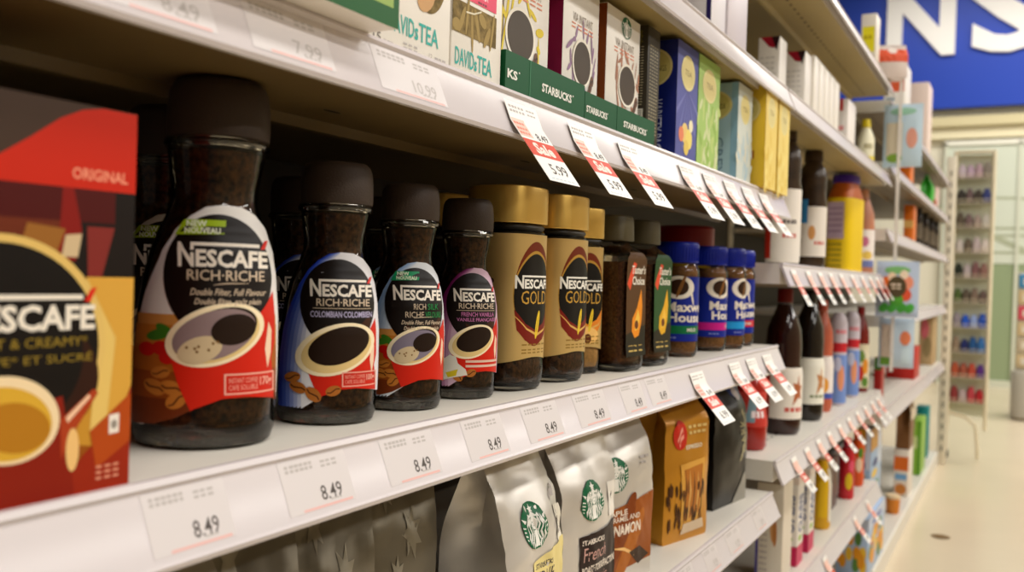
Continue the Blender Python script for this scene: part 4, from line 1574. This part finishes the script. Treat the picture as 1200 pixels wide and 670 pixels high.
for Y, l in ((2.150, 'pale blue and lilac bottle with a red waist band, nearer of two alike'), (2.330, 'pale blue and lilac bottle with a red waist band, farther of two alike')):
    bottle('drink_bottle', l, 'bottle', Y, -.040, .5335, .040, .205, BLB, mat((206, 196, 206), .3), None, 1.1,
           [('band', .03, .55, (118, 146, 206), -3.1, 3.1), ('band', .58, .68, (200, 40, 50), -3.1, 3.1), ('ell', .1, .30, .4, .14, (226, 150, 110)), ('ell', -.3, .45, .4, .08, (196, 200, 226)), ('dash', -.6, .78, .8, .82, (226, 130, 140), 3)], group='pale blue bottles with red bands')
bottle('vegetable_juice_bottle', 'juice bottle pictured with vegetables and a dark red neck, right of the pale blue pair', 'bottle', 2.470, -.040, .5335, .046, .215, SYB, mat((120, 34, 26), .25), mat((130, 24, 20), .4), .9,
       [('band', .05, .56, (222, 212, 180), -1.6, 1.6), ('ell', -.3, .22, .4, .09, (200, 50, 30)), ('ell', .3, .3, .35, .09, (220, 140, 40)), ('ell', -.2, .42, .4, .07, (110, 140, 60)), ('ell', .3, .12, .4, .06, (90, 130, 50))])

# cartons in the middle bay's lower shelves
def carton(name, label, Y, Xf, Z, w, d, h, rgb, left=None, front=None, yaw=0, group=None, cat='box'):
    c = Carton(name, label, cat, Y, Xf, Z, w, d, h, mat(rgb, .42), math.radians(yaw), group, bev=.0015)
    if left:
        left(c.left)
    if front:
        front(c.front)
    return c.done()


def l_cream(a):
    a.ell(.62, .62, .12, .22, px((226, 170, 110)), 1, .1)
    a.ell(.70, .50, .08, .14, px((200, 130, 70)), 2, .1)
    a.rect(0, 0, .10, .85, px((90, 80, 150)), 1)
    for k in range(12):
        a.dashes(.16, .1 + k * .06, .45, .12 + k * .06, px((190, 176, 170)), 1, words=3, seed=k)


def l_oasis(a):
    a.text('OASIS', .18, .36, .80, .80, px((64, 84, 140)), 3, bold=.03, rot=1)
    a.rect(0, 0, 1, .22, px((206, 40, 90)), 1)
    a.ell(.45, .30, .25, .03, px((150, 190, 60)), 2)
    a.rect(0, .92, 1, 1, px((236, 220, 210)), 1)


carton('juice_carton', 'cream juice carton with an orange fruit picture, nearest on the lower shelf', 1.604, -.020, .2985, .07, .045, .165, (232, 222, 206), l_cream)
carton('juice_carton', 'white juice carton with a crimson foot and upright dark lettering, nearer of two', 1.700, -.018, .2985, .05, .026, .158, (240, 234, 226), l_oasis, l_oasis)
carton('juice_carton', 'white juice carton with a crimson foot and upright dark lettering, farther of two', 1.800, -.018, .2985, .05, .026, .156, (240, 234, 226), l_oasis, l_oasis)
bottle('juice_bottle', 'yellow juice bottle with a white cap, right of the crimson-footed white cartons', 'bottle', 1.978, -.034, .2985, .040, .165, [(0, .85), (.04, 1), (.55, .98), (.7, .8), (.85, .5), (.9, .45), (1, .42)], mat((226, 170, 24), .3), mat((236, 230, 220), .4), .88, [('band', .15, .8, (232, 186, 30), -.6, .4), ('band', .1, .75, (236, 230, 214), .5, 1.6)])
carton('juice_carton', 'brown and white small carton between the yellow and pink-red bottles', 2.170, -.040, .2985, .07, .035, .115, (92, 62, 56), lambda a: (a.rect(0, .6, 1, 1, px((226, 214, 200)), 1), a.dashes(.1, .2, .9, .3, px((190, 170, 160)), 1, words=3)))
bottle('juice_bottle', 'pink-red fruit drink bottle on the lower shelf', 'bottle', 2.290, -.034, .2985, .036, .142, [(0, .85), (.04, 1), (.5, .96), (.7, 1), (.85, .6), (.9, .5), (1, .46)], mat((206, 40, 50), .3), mat((214, 40, 80), .4), .86, [('ell', 0, .3, .5, .14, (226, 190, 40)), ('ell', .3, .55, .4, .1, (236, 90, 120))])
bottle('juice_bottle', 'orange fruit drink bottle beside the pink-red one', 'bottle', 2.455, -.036, .2985, .036, .135, [(0, .85), (.04, 1), (.5, .96), (.7, 1), (.85, .6), (.9, .5), (1, .46)], mat((226, 84, 24), .3), mat((226, 90, 30), .4), .86, [('ell', 0, .4, .5, .14, (240, 210, 180)), ('ell', .2, .62, .4, .1, (90, 140, 50))])
carton('juice_carton', 'dark carton with a pale top on the base shelf, below the nearest juice carton', 1.475, -.035, .0605, .10, .05, .20, (96, 84, 66), lambda a: (a.rect(0, .35, 1, .92, px((160, 146, 120)), 1), a.rect(0, 0, .14, .9, px((64, 60, 140)), 2), a.dashes(.2, .6, .9, .64, px((110, 96, 80)), 2, words=4)))
carton('drink_pack', 'black pack on the base shelf left of the big blue fruit pack', 2.05, -.02, .0605, .10, .045, .155, (36, 28, 26), lambda a: a.rect(.6, .1, 1, .9, px((214, 206, 190)), 1))


def l_tray(a):
    rr = random.Random(9)
    for k in range(18):
        a.ell(rr.uniform(.1, .9), rr.uniform(.2, .7), .10, .12, px(rr.choice([(226, 150, 30), (236, 190, 60), (206, 120, 30), (90, 130, 60)])), 2, 0, 14)
    a.rect(0, .8, 1, 1, px((196, 206, 226)), 1)
    a.ell(.5, .86, .3, .05, px((90, 110, 180)), 3)


carton('drink_pack', 'big pale blue shrink-wrapped pack with orange fruit pictures, on the base shelf', 2.62, -.004, .0605, .30, .085, .150, (170, 192, 222), l_tray, l_tray)


def l_blue(a):
    a.rect(0, .72, 1, 1, px((196, 140, 40)), 1)
    a.ell(.4, .55, .25, .05, px((40, 60, 120)), 2)
    a.ell(.35, .42, .25, .05, px((230, 190, 40)), 2)
    a.ell(.5, .26, .3, .05, px((40, 130, 80)), 2)
    a.rect(.62, .5, .95, 1, px((206, 216, 232)), 2)


carton('drink_pack', 'tall light blue pack standing on the shrink-wrapped fruit pack', 2.66, -.016, .2115, .20, .036, .215, (160, 186, 216), l_blue, l_blue)

# top shelves
carton('food_box', 'pale lilac box cut by the top of view, on the shelf above the tea boxes', 1.19, -.018, Z1 + .0005, .09, .030, .12, (206, 196, 200), lambda a: a.rect(0, .1, .5, 1, px((150, 160, 190)), 1))
carton('food_box', 'navy and white narrow box, cut by the top of view, beside the lilac box', 1.105, -.018, Z1 + .0005, .06, .030, .12, (226, 220, 222), lambda a: a.rect(.8, .0, 1, 1, px((40, 30, 90)), 1))


def l_white(a):
    a.poly([(0.1, 1), (.95, 1), (.75, .84), (.5, .86)], px((150, 20, 40)), 2)
    a.poly([(.6, 1), (.98, 1), (.85, .80)], px((40, 16, 20)), 3)
    for k in range(9):
        a.dashes(.1, .1 + k * .075, .85, .12 + k * .075, px((200, 194, 188)), 1, words=3, seed=k)


for k, (Y, x, l) in enumerate(((1.575, -.048, 'white carton with a crimson and black top corner, nearer of two'), (1.690, -.030, 'white carton with a crimson and black top corner, farther of two'))):
    carton('food_carton', l, Y, x, Z1 + .0005, .05, .036, .120, (232, 226, 218), l_white)
for k in range(5):
    carton('food_carton', '%s slim white carton in the row behind the crimson-cornered pair' % ['first', 'second', 'third', 'fourth', 'last'][k], 1.748 + .052 * k, -.026, Z1 + .0005, .047, .030, .125 - .001 * k, (238, 231, 220), lambda a: a.dashes(.1, .3, .8, .33, px((210, 200, 190)), 1, words=3), lambda a: a.rect(.9, 0, 1, 1, px((214, 204, 186)), 1), group='row of slim white cartons')


def l_cookie(a):
    a.rect(.36, .78, .62, 1.0, px((200, 60, 60)), 1)
    a.rect(.3, .42, .7, .50, px((230, 150, 150)), 1)
    a.ell(.5, .22, .32, .12, px((196, 150, 90)), 1)
    a.ell(.5, .22, .2, .07, px((166, 120, 60)), 2)


carton('biscuit_box', 'white box with a round golden biscuit and red mark', 2.165, -.030, Z1 + .0005, .10, .028, .118, (240, 232, 226), l_cookie, None)
bottle('cleaner_bottle', 'white bottle with yellow cap and foot, near the end of the upper middle shelf', 'bottle', 2.440, -.040, Z1 + .0005, .042, .125, [(0, .9), (.04, 1), (.6, 1), (.75, .7), (.82, .5), (.83, .55), (1, .45)], mat((236, 230, 200), .4), mat((232, 208, 30), .4), .83, [('band', .05, .25, (232, 210, 50), -1.6, 1.6), ('dash', -.5, .4, .6, .5, (170, 160, 120), 3)])
carton('food_box', 'dark navy box behind the yellow-capped bottle', 2.475, -.085, Z1 + .0005, .06, .03, .13, (22, 26, 66))
carton('snack_pack', 'white pack with a bright yellow patch, at the very top of view', 2.33, -.004, Z2 + .0005, .06, .034, .12, (232, 222, 206), lambda a: (a.rect(.1, .25, .9, .75, px((236, 222, 40)), 1), a.dashes(.2, .5, .8, .58, px((190, 170, 30)), 2, words=2)))
bag('snack_bag', 'white snack bag with an orange-red band, jutting from the topmost shelf', 2.46, .015, Z2 + .0005, .07, .05, .085, mat((222, 206, 196), .35), -70, 31, lambda a: (a.rect(-1, .45, 1, .85, px((222, 86, 50)), 1), a.ell(0, .8, .3, .1, px((240, 226, 214)), 2)), .6, .003)['category'] = 'snack bag'


# pouches on the clip strip at the end of the middle bay
cs = thing('clip_strip', 'white plastic clip strip hanging at the end of the middle bay', 'clip strip', (.030, 2.512, .585))
m = MB()
m.box(-.004, .004, -.0006, .0006, 0, .735, WHITE)
m.build('strip', cs)
for k in range(6):
    m = MB()
    m.box(-.003, .003, -.006, -.0008, .05 + k * .12, .053 + k * .12, WHITE)
    m.build('hook', cs)
m = MB()
m.tube([(0, 0, .733), (0, -.004, .745), (-.010, -.008, .752), (-.020, -.012, .748)], .0015, WHITE)
m.build('hanger', cs)


def pouch(label, Xl, Xr, Z0, Z1_, Y, base, paint, seed):
    w, h = Xr - Xl, Z1_ - Z0
    NX, NZ = 16, 18

    def thick(u, v):
        e = max(0, 1 - abs(2 * u - 1) ** 3) * max(0, 1 - abs(2 * v - 1) ** 4)
        return .010 * e + .0006 + .002 * e * noise.noise(Vector((u * 4 + seed, v * 4, 0)))
    rings = []
    for j in range(NZ + 1):
        v = j / NZ
        r = [(-w / 2 + w * i / NX, -thick(i / NX, v), v * h) for i in range(NX + 1)]
        r += [(w / 2 - w * i / NX, thick(1 - i / NX, v), v * h) for i in range(NX + 1)]
        rings.append(r)
    m = MB()
    m.loft(rings, mat(base, .35))
    a = Art(lambda x, y: (x * w - w / 2, y * h))
    paint(a)
    a.flush(m, lambda u, v, hh: (u, -thick(min(1, max(0, u / w + .5)), min(1, max(0, v / h))) - hh, v), off=.0006, dl=.00006, grid=(w / 16, h / 18))
    o = m.build('snack_pouch', loc=((Xl + Xr) / 2, Y, Z0))
    return tag(o, label, 'pouch', 'pouches hanging from the clip strip')


def p_fruit(a):
    a.ell(.5, .84, .3, .07, px((130, 190, 120)), 1)
    for x, y, r, c in ((.26, .6, .16, (226, 110, 40)), (.72, .62, .16, (236, 150, 120)), (.3, .42, .15, (190, 60, 40)), (.7, .40, .14, (226, 90, 60)), (.5, .30, .16, (90, 170, 60)), (.38, .72, .1, (246, 220, 190)), (.66, .76, .1, (246, 226, 200))):
        a.ell(x, y, r, r * .8, px(c), 2, 0, 18)
    a.ell(.5, .54, .22, .19, px((84, 74, 50)), 3)
    a.dashes(.36, .56, .64, .60, px((220, 210, 190)), 4, words=2)
    a.dashes(.38, .50, .62, .53, px((220, 210, 190)), 4, words=2)
    for x in (.2, .4, .62, .8):
        a.ell(x, .16, .12, .08, px((80, 176, 70)), 2, .4, 14)


def p_plain(a):
    a.rect(.08, .2, .36, .86, px((222, 206, 186)), 1)
    a.rect(.06, .04, .40, .2, px((110, 160, 60)), 2)
    a.ell(.76, .6, .15, .14, px((226, 130, 90)), 2)
    a.rect(.66, .1, .9, .4, px((206, 226, 236)), 1)


def p_upper(a):
    a.rect(.08, .16, .5, .7, px((226, 214, 190)), 1)
    a.ell(.74, .45, .14, .16, px((226, 160, 140)), 2)
    a.ell(.3, .14, .2, .07, px((140, 180, 70)), 2)
    a.ell(.5, .88, .34, .06, px((150, 196, 170)), 2)


pouch('pale blue pouch with pinkish print, highest on the clip strip', -.010, .082, 1.105, 1.265, 2.530, (196, 218, 232), p_upper, 1)
pouch('pale blue pouch with a round fruit emblem and green foot, middle of the clip strip', -.010, .090, .725, .865, 2.494, (190, 206, 230), p_fruit, 2)
pouch('pale pouch with a green-footed beige panel, lowest on the clip strip', -.004, .080, .595, .722, 2.530, (196, 214, 228), p_plain, 3)

# farthest bay
carton('food_box', 'white box with an orange-red stripe and blue mark, top of the farthest bay', 3.10, -.018, 1.2855, .15, .060, .20, (240, 234, 224), lambda a: (a.rect(.3, .55, .95, .72, px((222, 96, 60)), 1), a.rect(.1, .40, .5, .46, px((60, 120, 150)), 1)))
carton('food_box', 'plain pink-white box behind the orange-striped one', 3.84, -.018, 1.2855, .15, .070, .285, (240, 218, 206))
carton('food_box', 'small amber box under the pink-white one', 3.42, -.016, 1.2855, .10, .034, .10, (232, 160, 20))
bag('snack_bag', 'bright green snack bag in the farthest bay', 4.00, -.012, 1.1255, .10, .040, .118, mat((60, 176, 50), .35), 0, 41, None, .6, .003)['category'] = 'snack bag'
carton('snack_pack', 'orange pack on the shelf under the green bag', 3.30, -.018, 1.1255, .10, .036, .085, (222, 110, 20))
carton('snack_pack', 'red and white pack on the shelf edge under the green bag', 4.17, -.006, 1.1255, .10, .045, .09, (232, 200, 190), lambda a: (a.ell(.4, .5, .3, .3, px((206, 60, 50)), 1), a.rect(.6, 0, 1, .4, px((220, 100, 80)), 1)))
carton('snack_pack', 'tall orange pack left of the dark jars', 3.44, -.018, .9505, .10, .030, .13, (222, 112, 24), lambda a: a.rect(0, .4, 1, .6, px((240, 190, 110)), 1))
for k, (Y, l) in enumerate(((3.70, 'nearest dark jar'), (3.96, 'second dark jar'), (4.22, 'third dark jar'), (4.45, 'farthest dark jar'))):
    bottle('sauce_jar', l + ' in the row of four in the farthest bay', 'jar', Y, -.036, .9505, .036, .145, JAR, mat((40, 28, 22), .15), mat((30, 24, 20), .4), .805, [('band', .2, .6, (104, 92, 76), -1.5, 1.6)], group='dark jars in the farthest bay')
carton('food_box', 'wide red box under the pouches in the farthest bay', 3.70, -.018, .4685, .18, .095, .115, (188, 34, 24), lambda a: (a.rect(0, 0, .25, 1, px((170, 24, 20)), 1), a.rect(.3, .7, .9, .9, px((214, 80, 60)), 1)))
carton('food_box', 'dark red narrow box left of the wide red one', 2.75, -.018, .4685, .06, .020, .135, (160, 30, 26), lambda a: a.rect(0, .75, 1, 1, px((70, 110, 50)), 1))
carton('food_box', 'tan and pink packed box at the end of the farthest bay', 4.44, -.018, .4685, .20, .055, .22, (190, 160, 116), lambda a: (a.ell(.4, .7, .3, .2, px((216, 110, 120)), 1), a.ell(.6, .35, .3, .2, px((150, 130, 90)), 1)))
carton('drink_pack', 'orange and white pack on the base shelf of the farthest bay', 3.60, -.018, .0605, .15, .048, .165, (232, 220, 206), lambda a: (a.rect(0, .55, 1, .85, px((222, 110, 40)), 1), a.rect(.1, .35, .9, .48, px((120, 170, 214)), 1), a.ell(.5, .15, .4, .12, px((206, 130, 60)), 1)))
bag('snack_bag', 'brown and cream bag standing on the orange and white pack', 3.60, -.018, .227, .14, .045, .19, mat((122, 82, 46), .4), 0, 43, lambda a: a.rect(-.9, .55, .9, .75, px((222, 206, 180)), 1), .7, .003)['category'] = 'snack bag'
carton('food_box', 'lime green box on the base shelf of the farthest bay', 4.06, -.018, .0605, .20, .040, .215, (136, 184, 60), lambda a: (a.ell(.5, .6, .3, .12, px((206, 220, 150)), 1), a.rect(.7, 0, 1, 1, px((90, 150, 40)), 1)))
carton('food_box', 'teal box, last on the base shelf of the farthest bay', 4.44, -.030, .0605, .10, .048, .22, (30, 140, 140))
bottle('orange_cup', 'small orange tub on the base shelf in front of the orange and white pack', 'tub', 3.25, -.035, .0605, .045, .06, [(0, .8), (.1, .9), (.8, 1), (.82, 1.04), (1, 1.0)], mat((216, 130, 40), .4), mat((236, 210, 170), .4), .8)

# slim tags on the middle bay rails
for Z, Ys, nm in ((.830, (1.45, 1.56, 1.66, 1.76, 1.87, 2.00, 2.13, 2.25, 2.36, 2.46), 'under the white-label jugs and yellow canister'), (.533, (1.50, 1.60, 1.70, 1.80, 1.91, 2.02, 2.13, 2.24, 2.35, 2.45), 'under the syrup bottles'), (.298, (1.80, 2.15, 2.33), 'under the juice cartons')):
    for k, Y in enumerate(Ys):
        o_ = ['first', 'second', 'third', 'fourth', 'fifth', 'sixth', 'seventh', 'eighth', 'ninth', 'tenth'][k]
        sale_tag('%s slim tag along the rail %s' % (o_, nm), Y, Z, .034, .062, 30 if Z > .6 else 40, '4.99', slim=True, gp='slim sale tags on the middle bay rails')

# ------------------------------------------------------------------ wire rack beyond the shelving
rk = thing('wire_rack', 'tall narrow cream wire rack with ten stocked tiers and a curved foot', 'rack', (.095, 4.85, 0))
RW = mat((232, 220, 190), .4)
hw, RD = .082, .05
for s in (-1, 1):
    for dpt in (0, RD):
        m = MB()
        m.tube([(s * hw, dpt, .14 if (s > 0 or dpt) else .03), (s * hw, dpt, 1.45)], .0085, RW, 10)
        m.build('upright', rk)
m = MB()
m.tube([(-hw, 0, .215), (0, -.012, .20), (.045, -.02, .16), (.055, -.024, .06), (.056, -.024, .009)], .0085, RW, 10)
m.build('foot', rk)
m = MB()
m.box(-hw - .006, hw + .006, -.004, RD + .004, 1.445, 1.455, RW, .002)
m.build('top_bar', rk)
m = MB()
m.box(-hw - .016, -hw + .012, -.03, .04, 0, .03, BLACK, .004)
m.build('black_foot', rk)
TIERS = [.26 + .118 * k for k in range(10)]
for z in TIERS:
    m = MB()
    m.box(-hw + .006, hw - .006, .002, RD - .002, z, z + .003, mat((190, 186, 170), .5))
    for q in (.0, .014):
        m.tube([(-hw, -.004, z + .006 + q), (hw, -.004, z + .006 + q)], .0016, RW, 6)
    m.build('tier', rk)
m = MB()
m.box(-hw, hw, RD + .003, RD + .006, .2, 1.44, mat((212, 214, 190), .5))
m.build('back_sheet', rk)
PAL = [[(196, 170, 190), (120, 96, 110), (60, 50, 50), (214, 196, 200)]] * 1
cols = {9: [(206, 190, 200), (196, 170, 190), (190, 160, 170), (150, 140, 130)], 8: [(60, 54, 50), (110, 90, 90), (70, 60, 54), (60, 70, 130)], 7: [(96, 84, 70), (120, 96, 96), (170, 150, 140), (206, 200, 190)],
        6: [(206, 196, 190), (110, 96, 80), (196, 180, 180), (226, 214, 206)], 5: [(40, 46, 36), (190, 176, 176), (130, 90, 90), (150, 110, 100)], 4: [(80, 100, 50), (96, 84, 70), (130, 110, 96), (110, 90, 84)],
        3: [(150, 140, 150), (40, 90, 200), (150, 170, 220), (50, 90, 190)], 2: [(150, 130, 110), (40, 50, 110), (40, 90, 150), (60, 120, 190)], 1: [(190, 90, 60), (170, 90, 70), (196, 80, 60), (96, 50, 140)], 0: [(150, 60, 60), (200, 180, 180), (196, 70, 80), (190, 40, 50)]}
OT = ['topmost', 'second', 'third', 'fourth', 'fifth', 'sixth', 'seventh', 'eighth', 'ninth', 'lowest']
OP = ['leftmost', 'second from left', 'third from left', 'rightmost']
pk0 = MB()
for ti, z in enumerate(TIERS):
    for k in range(4):
        rr = random.Random(ti * 10 + k)
        m = MB()
        hh = .060 + rr.random() * .016
        m.lathe([(0, .014), (.002, .017), (hh * .7, .017), (hh * .78, .011), (hh * .8, .012), (hh, .011)], mat(cols[ti][k], .4), 14, ex=4)
        o = m.build('rack_pack', loc=(.095 - .054 + .036 * k, 4.85 + .022, z + .0035))
        tag(o, 'small %s pack on the %s tier of the wire rack' % (OP[k], OT[9 - ti]), 'pack', 'small packs on the wire rack')

# another display at the right edge
pr_ = thing('display_stand', 'grey-based display stand with colourful packets at the right edge', 'display stand', (.43, 6.65, 0))
m = MB()
m.lathe([(0, .15), (.02, .17), (.28, .17), (.30, .16)], mat((196, 190, 176), .4), 40, ex=4)
m.build('base', pr_)
m = MB()
m.box(-.15, .15, -.03, .03, .30, .92, mat((214, 206, 186), .5), .004)
m.build('board', pr_)
rr = random.Random(2)
for k, c in enumerate(((70, 150, 200), (190, 170, 90), (222, 80, 100), (214, 180, 110), (206, 190, 160), (60, 90, 180))):
    for j in range(3):
        m = MB()
        m.box(-.045, .045, -.012, 0, 0, .085, mat(c if (k + j) % 2 == 0 else (220, 196, 150), .4), .003)
        m.box(-.02, .02, -.013, -.012, .02, .06, mat((236, 226, 206), .4))
        o = m.build('hanging_packet', loc=(.43 - .098 + .098 * j, 6.65 - .0305, .82 - .1 * k))
        tag(o, 'small %s packet in the %s row of the grey-based display stand' % (['left', 'middle', 'right'][j], ['top', 'second', 'third', 'fourth', 'fifth', 'bottom'][k]), 'packet', 'packets on the display stand')
